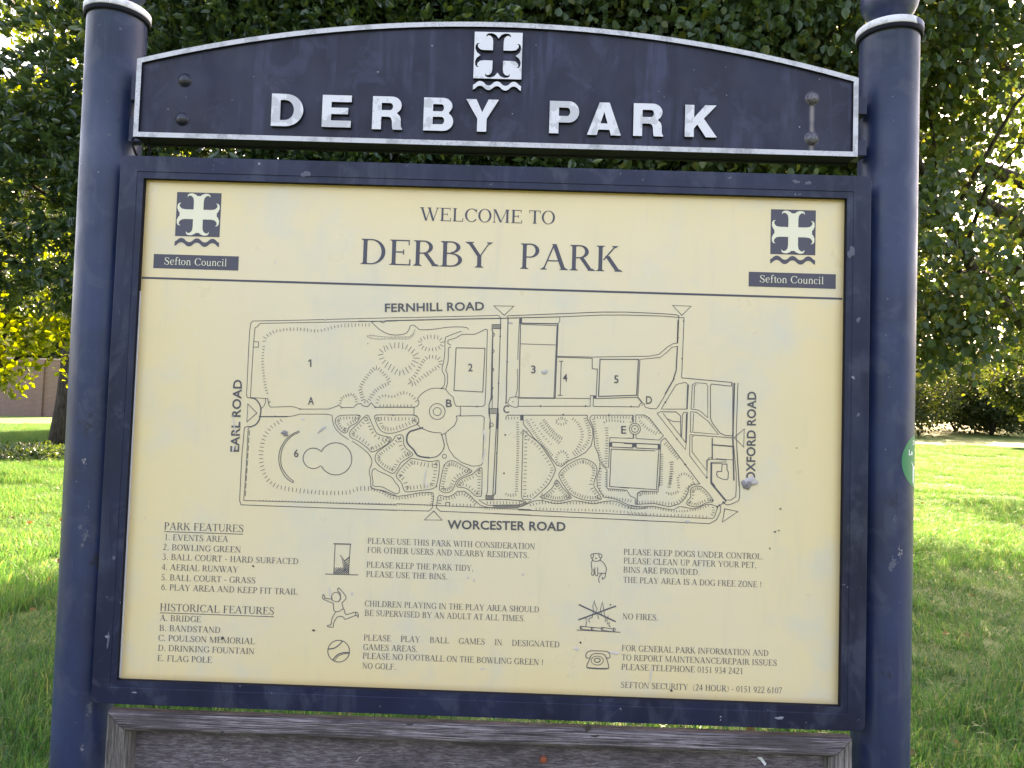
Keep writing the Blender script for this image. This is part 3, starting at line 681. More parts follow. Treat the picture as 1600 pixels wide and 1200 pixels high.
for tx, x0, y0, x1 in (('PARK FEATURES', 256.7, 827.3, 380.2), ('HISTORICAL FEATURES', 250, 954.3, 428)):
    T(tx, x0, y0, x1, 11.2, under=True)
for tx, x0, y0, x1 in (('PLEASE USE THIS PARK WITH CONSIDERATION', 574.5, 849.5, 835.5), ('FOR OTHER USERS AND NEARBY RESIDENTS.', 574, 863.7, 826), ('PLEASE KEEP THE PARK TIDY,', 573, 886.7, 739.5),
    ('PLEASE USE THE BINS.', 572.3, 901.3, 699), ('CHILDREN PLAYING IN THE PLAY AREA SHOULD', 570, 947.7, 842), ('BE SUPERVISED BY AN ADULT AT ALL TIMES.', 570, 962.3, 820), ('GAMES AREAS.', 567.5, 1015.5, 652),
    ('PLEASE NO FOOTBALL ON THE BOWLING GREEN !', 567, 1029.5, 849), ('NO GOLF.', 566.5, 1044.7, 618), ('PLEASE KEEP DOGS UNDER CONTROL.', 974.5, 866.7, 1192.5), ('PLEASE CLEAN UP AFTER YOUR PET,', 974.5, 880.5, 1181.5),
    ('BINS ARE PROVIDED.', 974, 894.5, 1093), ('THE PLAY AREA IS A DOG FREE ZONE !', 974, 910.5, 1190), ('NO FIRES.', 973, 967.5, 1028), ('FOR GENERAL PARK INFORMATION AND', 971.5, 1017.2, 1200.5),
    ('TO REPORT MAINTENANCE/REPAIR ISSUES', 971.5, 1032, 1213.5), ('PLEASE TELEPHONE 0151 934 2421', 971, 1046.6, 1161), ('SEFTON SECURITY  (24 HOUR) - 0151 922 6107', 970, 1074.8, 1221.5)): T(tx, x0, y0, x1, 9.0)
T('PLEASE PLAY BALL GAMES IN DESIGNATED', 568.5, 1001, 874, 9.0, True)
# ---- the map drawing
MP = Ink()
ZM = {1: (350, 480, 5.926), 2: (560, 470, 5.926), 3: (780, 460, 5.333), 4: (980, 560, 6), 5: (350, 630, 5.926), 6: (560, 630, 5.926), 7: (770, 630, 6), 8: (980, 680, 6.667),
      'a': (480, 820, 4), 'b': (880, 830, 4), 'p': (0, 0, 1)}
def pts_of(z, s):
    ox, oy, k = ZM[z]; out = []
    for t in s.split():
        x, y = t.split(','); out.append((ox+float(x)/k, oy+float(y)/k))
    return out
def spline(P, closed=False, sub=4):
    P = [np.array(p) for p in P]; k = len(P); out = []
    rngk = range(k if closed else k-1)
    for q in rngk:
        g_ = (lambda j: P[j % k]) if closed else (lambda j: P[min(max(j, 0), k-1)])
        p0, p1, p2, p3 = g_(q-1), g_(q), g_(q+1), g_(q+2)
        for u in range(sub):
            u /= sub; out.append(.5*((2*p1)+(p2-p0)*u+(2*p0-5*p1+4*p2-p3)*u*u+(3*p1-p0-3*p2+p3)*u**3))
    if not closed: out.append(P[-1])
    return out
LW = 1.0
def Ln(z, s, closed=False, sm=False, w=None, ink=None):
    P = pts_of(z, s)
    if sm: P = spline(P, closed)
    (ink or MP).line([C2(*p) for p in P], (w or LW)*PXM, closed)
def Dot(z, s, r=1.7):
    for p in pts_of(z, s): MP.disc(C2(*p), r*PXM, 10)
def Ci(z, cx_, cy_, rx, ry=None, a0=0, a1=360, w=None, ink=None):
    ox, oy, k = ZM[z]; ry = ry or rx
    (ink or MP).line([C2(ox+(cx_+rx*math.cos(R(a)))/k, oy+(cy_+ry*math.sin(R(a)))/k) for a in np.linspace(a0, a1, 33)], (w or LW)*PXM)
def Hatch(z, s, spacing=5, length=5, closed=False, off=0, jit=.18, sm=True, w=.85):
    """short ticks across a path; off shifts them towards +normal (left of travel in picture space)"""
    rr = random.Random(len(s)*7+int(spacing*10)); P = pts_of(z, s)
    if sm: P = spline(P, closed)
    if closed: P = P+[P[0]]
    P = [np.array(p) for p in P]
    if closed:       # keep ticks on the inner side
        area = sum(P[q][0]*P[q+1][1]-P[q+1][0]*P[q][1] for q in range(len(P)-1)); off = off*(1 if area > 0 else -1)
    acc = spacing*.5
    for q in range(len(P)-1):
        d = P[q+1]-P[q]; L = np.linalg.norm(d)
        if L < 1e-6: continue
        u = d/L; nn = np.array([-u[1], u[0]])
        while acc < L:
            c_ = P[q]+u*acc+nn*off; l_ = length*(1+rr.uniform(-jit, jit)); th = rr.uniform(-.16, .16); v = nn+u*th
            MP.line([C2(*(c_-v*l_/2)), C2(*(c_+v*l_/2))], w*PXM); acc += spacing
        acc -= L
def Plot(z, s, sp=5.2, ln=5, off=5, w=None):
    Ln(z, s, True, True, w); Hatch(z, s, sp, ln, True, off)
def Fill(z, x0, y0, x1, y1):
    P = pts_of(z, f'{x0},{y0} {x1},{y0} {x1},{y1} {x0},{y1}'); Ln(z, f'{x0},{y0} {x1},{y0} {x1},{y1} {x0},{y1}', True)
    for q in range(1, 8):
        xx_ = x0+(x1-x0)*q/8; Ln(z, f'{xx_},{y0} {xx_},{y1}', w=.9)
# upper left quarter
Ln(1, '208,820 215,700 228,400 240,200 250,145 270,128 700,120 1180,107 1600,97'); Ln(2, '330,157 600,152 1200,138 1290,134 1310,145 1318,165 1318,215')
Ln(1, '208,815 220,838 245,838'); Ln(1, '245,835 258,600 272,370 275,318 288,190 302,185 335,150 1100,135 1600,128'); Ln(2, '0,188 250,188'); Ln(2, '250,185 800,172 1320,162', w=1.7)
Ln(1, '272,370 318,370 322,322 275,318'); Ln(1, '240,836 405,846 415,905 430,925 620,920 660,925 705,943 970,943 1050,915 1065,903 1090,930 1200,927 1235,895 1270,893 1290,915 1330,920 1365,885 1400,925')
Ln(1, '245,838 290,850 325,890 342,940 335,1010 322,1050 290,1090 230,1112', sm=True, w=2.0); Ln(1, '385,845 385,880 370,915 345,938', sm=True); Ln(1, '430,870 415,888')
Ln(1, '222,895 305,980 212,1062', True, w=1.2); Ln(1, '330,1013 590,1013', w=1.8); Ln(1, '590,1013 650,1005 700,990 950,990 1000,1000')
Ln(5, '1000,110 1008,170 1030,230 1080,285 1155,337', sm=True); Ln(5, '1185,350 1260,400 1330,460 1365,510 1368,560 1345,630 1358,700 1362,770 1400,795 1480,810 1600,860', sm=True)
Plot(5, '1095,112 1250,112 1250,145 1220,185 1160,220 1140,265 1115,275 1070,245 1035,190 1032,150 1055,125', 4.6, 4.5, 4.5)
Plot(5, '1325,110 1345,130 1380,210 1425,285 1540,318 1540,345 1500,385 1380,450 1330,415 1250,355 1180,320 1163,285 1180,245 1240,190 1290,135')
Plot(6, '165,110 330,110 510,110 550,130 560,170 540,195 470,225 350,270 270,278 210,255 175,200 155,150', 5.4, 5.5, 6)
Plot(6, '400,293 418,320 420,380 450,425 500,465 490,490 400,545 360,610 325,648 290,640 220,600 165,545 155,500 180,450 260,390 320,340 350,300', 4.6, 5, 5.5)
Plot(6, '510,512 660,540 735,530 750,560 745,650 725,750 690,790 560,810 450,820 420,800 400,740 352,680 370,630 420,570 470,525', 5.4, 6, 6)
Ln(6, '150,605 190,630 300,680 340,730 375,775 380,815 350,838 270,800 220,775 140,765 135,720 125,640', True, True)
Plot(6, '795,575 840,535 900,540 960,575 1045,620 1035,645 960,680 910,720 880,790 850,820 800,830 760,810 750,780 775,650', 4.2, 5, 4.8)
Plot(6, '1130,600 1145,620 1140,840 1120,860 1080,855 1020,800 970,780 920,775 912,755 940,710 1000,680 1060,655 1100,615', 4.6, 4.5, 4.5)
Ln(2, '515,985 515,1055'); Ln(2, '808,820 770,810 680,812 600,850 550,905 562,940 545,975 515,985', sm=True); Ln(2, '808,820 840,860 880,895 890,950 905,975 1150,978 1172,960 1180,800 1195,270 1180,262 1080,310 960,310 900,345 830,365 828,395 858,412')
Ln(2, '770,810 795,780 800,700 775,640 790,560 800,470 805,350 830,328 900,300 955,282', sm=True); Ln(2, '808,820 825,760 825,680 810,640 830,560 835,440 857,435', sm=True)
Ln(2, '120,195 190,260 270,305 350,317 430,305 465,275 480,235 510,225 540,245 580,268 700,262 850,243 990,245 1020,267', sm=True); Ln(2, '120,195 195,190 225,203 255,188', sm=True)
Ln(2, '155,985 515,985', w=1.3); Ln(2, '165,1056 515,1056'); Ln(2, '905,435 1172,440 1152,845 885,830', True, w=1.2); Ci(2, 730, 1025, 73); Ci(2, 730, 1025, 37)
Ln(2, '942,978 948,1020 942,1062'); Ln(6, '905,118 1140,115 1165,130 1165,150 1150,560 1120,580 1050,582 960,550 890,500 840,430 815,350 805,280'); Ln(6, '905,118 915,150 890,205 830,255 805,280 770,290')
Ln(6, '510,110 550,130 560,170 545,190 580,228 640,255 700,270 770,275', sm=True); Ln(6, '600,225 530,245 475,265 450,310 455,370 510,430 540,475 580,495 660,505', sm=True, w=2.3); Ln(6, '660,507 730,490 780,440 795,390 785,340 772,290', sm=True, w=1.3)
Ci(6, 797, 492, 19); Ln(6, '110,770 130,790 220,810 300,850 360,862 460,850 560,830 650,825 690,830 697,860 685,970 650,998 0,980'); Ln(5, '183,900 1600,942'); Ln(6, '355,930 1600,985')
Ln(6, '1600,1035 760,1000 722,970 735,870 750,850 790,860 830,868 880,845 920,815 980,815 1030,850 1090,910 1130,945 1200,965 1480,965 1550,935 1600,900')
Ln(6, '698,997 775,1082 612,1080', True, w=1.2); Ln(6, '808,955 810,917 845,917 843,957'); Ln(2, '1318,165 1285,1185', w=1.2); Ln(2, '1385,160 1367,945', w=1.2)
Ln(2, '1235,260 1245,290 1240,400 1235,600 1232,800 1230,900 1210,960 1210,1045 1220,1100 1215,1185', w=1.5); Ln(2, '1245,290 1262,310 1250,335'); Ln(2, '1242,445 1260,465 1245,485'); Ln(2, '1238,615 1256,637 1240,655'); Ln(2, '1235,790 1248,810 1234,828'); Ln(2, '1232,870 1245,890 1232,915'); Ln(2, '1245,290 1238,1000')
Ln(6, '1298,95 1268,835 1250,855', w=1.5); Ln(6, '1283,95 1245,850', w=1.3); Ln(6, '1215,95 1222,200 1205,500 1195,820 1180,860'); Ln(6, '1222,180 1245,190 1245,210 1222,218', sm=True)
Fill(2, 1238, 220, 1318, 258); Fill(2, 1207, 997, 1295, 1043); Fill(6, 1180, 855, 1250, 890); Ln(6, '1115,895 1250,893 1360,890 1540,905 1555,915 1490,940 1200,945 1150,920', True); Hatch(6, '1180,920 1500,922', 5, 4.5)
for z, s in ((1, '705,943 1090,930 1400,925'), (2, '155,985 515,985 320,1058 942,1062 1100,978 770,812 1314,328 1378,567 1297,767 1367,945 1293,1045 545,1140'), (6, '770,290 795,575 722,768 1280,465 1265,835 1360,293 1348,648'), (1, '330,1012 475,1010'), (5, '1250,113 1567,112')): Dot(z, s, 1.2)
# upper right quarter
Ln(3, '62,190 75,178 400,165 850,147 1050,147 1350,160 1480,170 1497,180 1487,405', w=1.1); Ln(3, '0,200 62,198 500,187', w=1.4); Ln(3, '500,187 850,172 1050,172 1350,180 1540,195 1520,693')
Ln(3, '-45,95 122,98 42,175', True, w=1.2); Ln(3, '1445,92 1600,98 1522,175', True, w=1.2); Ln(3, '170,195 158,420 155,545'); Ln(3, '150,620 155,700 150,800 135,855'); Ln(3, '70,905 85,870 100,858 135,855 158,860 155,935 120,938 90,925 70,905', sm=True)
Ln(3, '180,195 185,240 490,245 465,865', w=1.8); Ln(3, '178,240 165,860', w=1.4); Ln(3, '165,862 465,865', w=2.0); Ln(3, '190,250 482,260 455,860'); Ln(3, '180,412 472,421'); Ln(3, '505,190 505,225 490,245'); Fill(3, 170, 200, 188, 240)
Ln(3, '485,515 775,522 1250,515 1330,500 1400,440 1450,410 1487,405', sm=False); Ln(3, '485,523 775,532 775,620 818,622 808,845', w=1.2); Ln(3, '808,866 785,866 783,930'); Ln(3, '808,845 760,842 757,932 155,932'); Ln(3, '465,865 757,867')
Ln(3, '497,557 535,557', w=1.2); Ln(3, '517,557 508,842', w=1.2); Ln(3, '488,840 527,842', w=1.2); Ln(3, '840,541 1160,541 1145,840 828,850', True, w=1.5); Ln(3, '1172,541 1155,857 808,868', w=1.2)
Ln(3, '1175,541 1340,525 1400,480 1440,440 1487,433 1478,620 1455,700 1380,830'); Ln(3, '1485,430 1475,630 1450,710', w=1.8); Ln(3, '1157,860 1192,902', w=1.8); Ln(3, '783,933 1165,937'); Ln(3, '1165,937 1172,915 1190,904 1210,915 1220,940 1290,952 1330,925 1460,700', sm=True)
Fill(3, 785, 845, 808, 866); Dot(3, '75,198 8,350 66,562 57,905 345,931 720,932 1098,935 1537,223 1523,535 1490,362 1455,702 1384,900', 1.3); Dot(3, '115,895 1190,922', .9)
Ln(3, '75,195 58,905', w=1.2); Ln(3, '1490,215 1485,405', w=1.8)
# right-hand paths
Ln(4, '510,182 980,225 975,260 790,240 780,260 780,560 800,610 870,700 920,722 990,725', w=1.1); Ln(4, '318,475 455,250 490,235 545,225 575,250 562,475', True); Ln(4, '568,250 560,475', w=2.0)
Ln(4, '640,478 598,475 610,250 640,228 740,235 755,260 755,555 680,490 640,478'); Ln(4, '625,465 630,260 648,242'); Ln(4, '310,500 460,502 500,540 503,735', w=1.2); Ln(4, '310,500 280,515 545,855 555,780 565,505 530,505 518,530 510,740')
Ln(4, '335,515 548,790'); Ln(4, '375,565 430,590 500,595'); Ln(4, '557,515 550,790', w=2.0); Ln(4, '595,500 650,505 760,590 855,712 592,690', True); Ln(4, '622,515 615,685'); Ln(4, '588,715 990,745', w=1.1); Ln(4, '588,715 585,910 745,1120 755,950 800,945 990,950')
Ln(4, '625,725 608,735 608,875 742,1048 742,960 770,932 800,930'); Ln(4, '797,745 797,942', w=1.8); Ln(4, '800,810 988,825', w=2.0); Ln(4, '1005,230 990,740 1000,1145', w=2.2); Ln(4, '1038,230 1022,700 1030,900 1048,1200', w=1.1); Ln(4, '990,230 988,725')
Ln(4, '1003,742 1097,660 1092,832', True, w=1.2); Ln(4, '843,1060 885,1060 890,990 935,990 935,1045 948,1065 945,1125 930,1138 890,1130 850,1112 838,1090', True, w=1.2); Ln(4, '785,975 935,970'); Ln(4, '795,985 890,985'); Ln(4, '788,975 788,1160 820,1200', w=2.6)
Ln(4, '830,942 930,950', w=1.8); Ln(4, '80,600 80,530 160,530 210,560 340,725 300,765 82,750 82,715'); Hatch(4, '100,560 160,545 210,580 320,715', 4, 4, sm=True); Hatch(4, '110,580 180,650 290,715', 4, 4.5); Ci(4, 72, 660, 52); Ci(4, 72, 660, 32); Dot(4, '72,660 38,451 355,410 465,755 545,995 745,1118', 1.2)
Ln(4, '355,745 680,1175', w=1.1); Ln(4, '315,775 355,745'); Ln(4, '315,775 300,1200'); Ln(4, '295,870 275,1200'); Ln(4, '-50,855 262,866'); Ln(4, '-50,790 305,805', w=1.1); Ln(4, '-30,797 50,800 50,840 -30,835', w=1.3); Ln(4, '85,797 290,807 290,850 85,840', True, w=1.3)
Fill(4, 55, 800, 78, 830); Fill(4, 290, 808, 305, 850); Ln(4, '58,532 58,600'); Ln(4, '0,745 60,750'); Ln(4, '60,715 60,750')
Hatch(4, '325,890 318,1190', 3.4, 4.2); Hatch(4, '350,790 480,940', 3.8, 5.5); Hatch(4, '430,960 410,1060 400,1190', 3.8, 4.5)
Ln(8, '320,590 150,580 110,600 95,720 280,710 440,745 540,715 600,660 635,590 640,540 680,515 760,505', sm=False); Hatch(8, '130,640 150,605 320,605', 3.2, 4); Hatch(8, '110,700 280,695 440,715 520,700 590,640 620,560 700,490', 4.6, 4.5); Hatch(8, '540,560 530,440 600,400 690,460', 4, 4); Hatch(8, '400,590 430,610 510,600 545,570', 3.8, 4); Hatch(8, '450,270 465,390 430,560', 3.6, 5)
Plot(8, '670,550 780,540 895,680 830,700 760,735 700,745 625,720 630,680 660,640', 4, 4, 4)
Ln(8, '0,725 150,745 270,740 400,765 480,775 540,745 600,750 700,765 800,730 850,718 940,745 930,780 900,860 830,862', sm=True); Ln(8, '0,828 830,866'); Ln(8, '0,882 860,920 930,880 970,800 975,740 955,730', w=1.1); Dot(8, '935,745 958,730 1000,698 830,440 605,305 892,677', 1.5)
Hatch(8, '0,755 270,755 480,790 700,778 850,735', 4.2, 3.2); Hatch(8, '0,818 560,836 830,850', 5.5, 3.5); Hatch(8, '890,740 900,800 870,840', 4, 4)
Ln(8, '1000,700 1045,725 1120,700 1170,650 1160,400 1140,100', sm=True, w=1.1); Ln(8, '1030,675 1080,675 1130,640 1135,560 1135,400 1110,110'); Ln(8, '875,290 875,500 1030,685', w=2.6); Ln(8, '1015,765 1152,795 992,905', True, w=1.2); Ln(8, '940,745 1030,690', w=1.2)
Ln(8, '-75,540 305,567 330,140'); Ln(8, '320,590 345,330')
# lower middle
Ln(7, '140,112 885,112 885,140 935,240 940,320 920,400 870,460 800,500 700,545 645,592 600,580 540,500 480,415 380,320 340,260 290,200 285,160 285,112', w=1.1); Fill(7, 260, 115, 285, 158); Ln(7, '140,112 125,125 122,155')
Plot(7, '290,255 350,310 430,370 490,450 580,600 575,660 520,760 430,850 370,895 300,900 270,870 275,600 283,280', 6, 4.5, 5); Plot(7, '598,718 660,800 735,880 700,900 600,915 450,882 480,860 560,790', 3.8, 5, 4.5)
Plot(7, '840,520 920,545 970,590 975,650 955,720 950,780 1015,885 1000,905 930,915 830,900 740,860 680,790 620,680 650,620 740,555', 4.4, 5, 4.6)
Ln(7, '1310,180 1310,112 930,112 912,135 910,150 945,240 955,400 990,480 1000,540 1060,600 1085,600 1098,322 1315,330 1315,290'); Ln(7, '1070,800 1070,625 1000,560 1005,600 975,700 980,780 1040,880 1130,890 1200,920 1300,965 1440,975'); Ln(7, '1440,442 1110,430 1095,780 1280,796', w=1.2); Ln(7, '1070,800 1255,815 1290,870 1335,890 1335,950'); Ln(7, '1115,365 1310,375 1310,418 1115,410', True, w=1.3); Fill(7, 1092, 370, 1112, 405)
Ln(7, '1355,950 1355,850 1385,825 1440,828'); Ln(7, '0,905 75,900 240,912 315,935 250,960 0,958'); Ln(7, '0,965 240,970 310,950 400,915 480,915 600,942 750,915 850,925 950,942 1050,920 1150,920 1250,960 1330,990 1440,985', sm=True); Ln(7, '240,1000 1440,1052', w=1.1); Ln(7, '0,1035 1440,1100', w=1.1)
Hatch(7, '232,170 235,400 222,840', 3.7, 4.5); Hatch(7, '112,845 160,865 215,855', 4, 5); Hatch(7, '135,140 240,140', 4.5, 4); Hatch(7, '310,150 400,290 480,400 560,490', 3.4, 4); Hatch(7, '350,140 450,280 560,400 ', 5.5, 3); Hatch(7, '470,150 540,240 600,300 660,340', 3.4, 5); Hatch(7, '440,180 520,280 640,380', 4.2, 5)
Hatch(7, '860,130 910,300 850,420 760,490', 4, 5); Hatch(7, '740,140 800,190 840,290 810,400 750,470', 4.2, 5); Hatch(7, '650,450 700,490 690,550 640,570 600,550 600,490', 4, 4, True); Hatch(7, '640,140 690,160 680,190 630,200 590,170', 4, 4, True)
Hatch(7, '940,140 970,300 1000,480 1040,570', 3.8, 4); Hatch(7, '940,135 1290,135 1290,180', 4.5, 4); Hatch(7, '1035,190 1080,160 1240,175', 4.5, 4); Hatch(7, '1065,220 1070,330 1060,580', 4, 5); Hatch(7, '1010,600 1000,780 1050,870 1320,920', 4.4, 4.5); Hatch(7, '1060,640 1060,800', 3.6, 3); Hatch(7, '1075,812 1250,825', 3.2, 3)
Hatch(7, '340,960 480,930 700,935 900,935 1100,935 1300,990', 4.8, 4); Hatch(7, '390,990 1000,1005 1440,1035', 5.5, 3.5); Dot(7, '117,297 105,657 660,108 1087,112 448,27 870,27', 1.5); Dot(7, '1332,240', 1.2)
# left side hatching
Hatch(1, '375,330 378,285 420,250 480,222 600,205 720,205 850,220 950,205 1040,178 1200,165 1350,165', 5.4, 5.2); Hatch(1, '405,810 385,740 365,600 357,500 362,420 372,340', 4.6, 3.8); Hatch(1, '1080,900 1085,850 1130,820 1190,808 1225,850 1222,890', 4, 4)
Hatch(2, '250,440 360,410 470,440 540,520 500,600 390,670 300,620 230,560 205,480', 6.2, 9.5, True); Hatch(2, '570,370 640,335 740,340 780,390 740,440 640,450 580,420', 5.4, 6, True); Hatch(2, '600,560 650,520 740,530 760,590 690,640 590,710 510,775 470,750 520,700 560,630', 5, 6, True)
Hatch(2, '30,860 20,800 80,700 160,620 220,660 290,750 240,780 150,840 90,930 50,930', 4.4, 6, True); Hatch(2, '170,960 190,900 240,875 320,890 380,860 430,850 500,880 540,940', 5, 4.5); Hatch(2, '185,970 510,970', 5.4, 4)
Hatch(2, '80,325 120,320 250,335 400,335 480,330 525,270', 2.2, 1.6); Hatch(2, '80,330 150,352 350,352 470,350 520,300', 2.2, 1.6); Dot(2, '88,398', .9)
Hatch(5, '545,150 500,180 440,220 380,300 350,400 345,500 355,600 400,700 480,765 560,785 700,810 950,830 1150,825 1250,790 1340,790', 6, 6.5); Hatch(5, '320,900 950,915 1600,937', 5, 1.8); Hatch(6, '110,790 220,828 300,870 360,882 460,868 560,848 680,840', 4.6, 4); Hatch(6, '0,925 680,945', 4.4, 2); Hatch(6, '690,850 675,950', 4, 4)
Hatch(6, '750,940 760,880 800,885 880,870 930,840 1000,850 1090,930', 4.4, 5.5); Hatch(6, '860,940 1080,945', 5.5, 4); Hatch(6, '1110,958 1200,978 1480,980', 4, 2)
Ln(5, '235,215 215,215 190,225 165,500 145,900 158,940 400,950 1600,992', w=1.1); Ln(5, '225,225 205,600 183,900'); 
for q in range(9): Ln(5, f'{236-q*4.5},{250+q*70} {233-q*4.5},{300+q*70}', w=1.1)
Ci(5, 828, 510, 95, a0=-40, a1=-315, w=1.2); Ci(5, 1035, 515, 149, a0=-153, a1=153, w=1.2)
Ln(5, '700,256 640,282 570,340 520,430 508,520 525,605 572,685 632,733 645,722', sm=True, w=1.2); Ln(5, '700,268 640,296 580,352 538,430 526,520 540,600 590,675 645,722', sm=True, w=1.2)
MP.build('map_drawing', INKM, panel)
def LB(*a):
    lab = Ink(-.0008); sans(lab, *a); lab.build('map_label', INKM, panel)
LB('FERNHILL ROAD', C2(601.5, 487.3), C2(756.5, 484.5), 13.2*PXM, .022); LB('WORCESTER ROAD', C2(699, 826), C2(883.5, 829.3), 13.6*PXM, .022)
LB('EARL ROAD', C2(373.3, 706), C2(378.2, 593.5), 13.6*PXM, .02); LB('OXFORD ROAD', C2(1179.3, 752), C2(1181.2, 612), 13.6*PXM, .02)
one = Ink(-.0008); one.poly([C2(*p_) for p_ in ((484.6, 573.5), (484.6, 561.5), (486.6, 561.5), (486.6, 573.5))]); one.poly([C2(*p_) for p_ in ((481.6, 565.6), (481.6, 563.9), (484.6, 561.5), (484.6, 564))]); one.build('map_label', INKM, panel)
for ch, x, y in (('2', 735, 574), ('3', 833.5, 577), ('4', 883, 590), ('5', 963, 592.5), ('6', 463, 708), ('A', 486, 626), ('B', 701.5, 630), ('C', 791, 639), ('D', 1014, 625), ('E', 974.5, 671.5)):
    hw_ = {'1': 2.6, 'E': 3.8}.get(ch, 3.5 if ch.isdigit() else 4.6); LB(ch, C2(x-hw_, y+6), C2(x+hw_, y+6), 12*PXM, .012)
# ---- pictograms
IC = Ink(-.0006)
Ln('a', '165,118 275,121', w=1.8, ink=IC); Ln('a', '175,122 166,306', w=1.1, ink=IC); Ln('a', '270,124 258,310', w=1.1, ink=IC); Ln('a', '112,307 320,313', w=1.2, ink=IC)
for q in range(7):
    Ln('a', f'{168+q*13},305 {min(262,200+q*13)},{305-(min(262,200+q*13)-168-q*13)*1.0}', w=1.0, ink=IC); Ln('a', f'{262-q*13},308 {max(168,220-q*13)},{308-(262-q*13-max(168,220-q*13))*1.0}', w=1.0, ink=IC)
    if q < 5: Ln('a', f'{225+q*2},{290-q*15} {262},{262-q*14}', w=1.0, ink=IC); Ln('a', f'{215+q*3},{215+q*14} {262},{258+q*12}', w=1.0, ink=IC)
Ln('a', '205,188 235,225 262,200', w=1, ink=IC)
IC.build('pictogram', INKF, panel); IC = Ink(-.0006)
for s in ('100,434 96,455 108,468 150,485 165,492', '108,462 110,448 100,434', '106,458 158,465', '190,400 203,398 243,450 230,475 218,490 228,525', '190,400 195,418 205,425 210,455', '165,492 168,535 195,542 228,525 243,560 300,545 318,555 318,578 305,565 240,590 225,575 190,575 165,615 163,638 130,636 128,628 148,622 158,580 178,545', '300,545 305,565'):
    Ln('a', s, sm=True, ink=IC, w=1.1)
Ci('a', 180, 452, 28, 30, 150, 420, ink=IC); Ln('a', '158,455 156,470 175,478 195,480 212,460', sm=True, ink=IC); Dot('a', '240,596', 1.3)
IC.build('pictogram', INKF, panel); IC = Ink(-.0006)
Ci('a', 197, 789, 68, ink=IC, w=1.2); Ln('a', '132,776 170,770 205,745 218,728', sm=True, ink=IC, w=1.6); Ln('a', '160,845 185,815 220,800 262,797', sm=True, ink=IC, w=1.6); Ln('a', '170,850 195,820 230,806 262,805', sm=True, ink=IC)
IC.build('pictogram', INKF, panel); IC = Ink(-.0006)
for s in ('170,150 190,140 225,140 243,152 228,180 205,188 185,180 170,150', '190,142 188,160 180,170', '222,142 226,160 232,168', '200,165 205,172 211,165', '183,180 175,205 180,240 178,272 192,270 190,235', '228,180 250,195 268,225 265,260 245,262 220,262', '198,225 200,270 215,275 215,225', '245,262 225,285 222,310 228,322', '265,260 262,285 245,300 245,285'):
    Ln('b', s, sm=True, ink=IC, w=1.1)
IC.build('pictogram', INKF, panel); IC = Ink(-.0006)
Ln('b', '97,458 328,565', w=2.2, ink=IC); Ln('b', '95,554 330,467', w=2.2, ink=IC); Ln('b', '85,617 358,631', w=1.2, ink=IC)
for s in ('140,600 145,570 140,535 165,570 160,545 180,540 190,500 185,470 195,432 198,455 212,485 200,520 215,515 220,550', '240,520 232,490 245,440 250,470 255,500 262,545 262,565 275,545 282,525 275,580 290,570 285,590 298,598'): Ln('b', s, ink=IC, w=1.0)
for x0, x1, y0, y1 in ((108, 178, 593, 600), (178, 240, 600, 606), (240, 315, 600, 610)):
    Ln('b', f'{x0},{y0} {x1},{y1} {x1},{y1+18} {x0},{y0+18}', True, ink=IC, w=1.1); Ci('b', x0+3, y0+9, 6, 9, ink=IC)
Ci('b', 318, 615, 7, 11, ink=IC)
IC.build('pictogram', INKF, panel); IC = Ink(-.0006)
Ln('b', '145,790 143,770 160,750 200,747 275,752 292,775 290,790 270,790 258,772 235,765 195,765 175,775 168,790', True, True, ink=IC, w=1.2); Ln('b', '175,775 160,810 148,840 155,855 215,860 275,860 284,845 272,800 262,775', sm=True, ink=IC, w=1.2)
Ci('b', 213, 808, 38, 28, ink=IC); Ci('b', 213, 806, 18, 13, ink=IC, w=1.4); Ln('b', '150,850 215,856 280,856', ink=IC)
IC.build('pictogram', INKF, panel)
# ---- gum, smears and specks stuck on the panel
def blob(px, py, rx, ry, mat, h=.002, seed=0, name='gum_blob', yb=-.0002, parent=None, rot=0, label=None):
    rr = random.Random(seed); c_ = at(px, py, yb); k = 18; m = MB(); ph = [rr.uniform(0, 6.28) for _ in range(4)]
    ca_, sa_ = math.cos(rot), math.sin(rot)
    for q, (f_, hh) in enumerate(((1, 0), (.93, .5), (.6, .9), (.02, 1))):
        for j in range(k):
            a = 2*math.pi*j/k; w_ = 1+.22*math.sin(2*a+ph[0])+.14*math.sin(3*a+ph[1])+.10*math.sin(5*a+ph[2])
            x_ = rx*f_*w_*math.cos(a)*PXM; z_ = ry*f_*w_*math.sin(a)*PXM
            m.v.append((c_[0]+x_*ca_-z_*sa_, yb-h*hh*(1+.2*math.sin(3*a+ph[3])), c_[2]+x_*sa_+z_*ca_))
    for q in range(3):
        for j in range(k):
            a = q*k+j; b = q*k+(j+1) % k; m.f.append((a, b, b+k, a+k)); m.m.append(0)
    m.f.append(tuple(3*k+j for j in range(k))); m.m.append(0)
    o = m.build(name, mat, parent or panel, True)
    if label: o['label'] = label
    return o
blob(1173, 752, 9, 8, GUM, .003, 3, label='grey-white lump of chewing gum'); blob(1167, 757, 7, 9, GRIME, .004, 8); blob(851, 581.5, 4.2, 4.2, GUM, .0015, 1); blob(445, 677, 6, 4, GRIME, .003, 5); blob(503, 671, 2.5, 7, GUM, .0012, 6, rot=-.8)
blob(1074.5, 815.5, 3, 3, GUM, .001, 4); blob(798, 504.5, 3, 1.6, GUM, .001, 9)
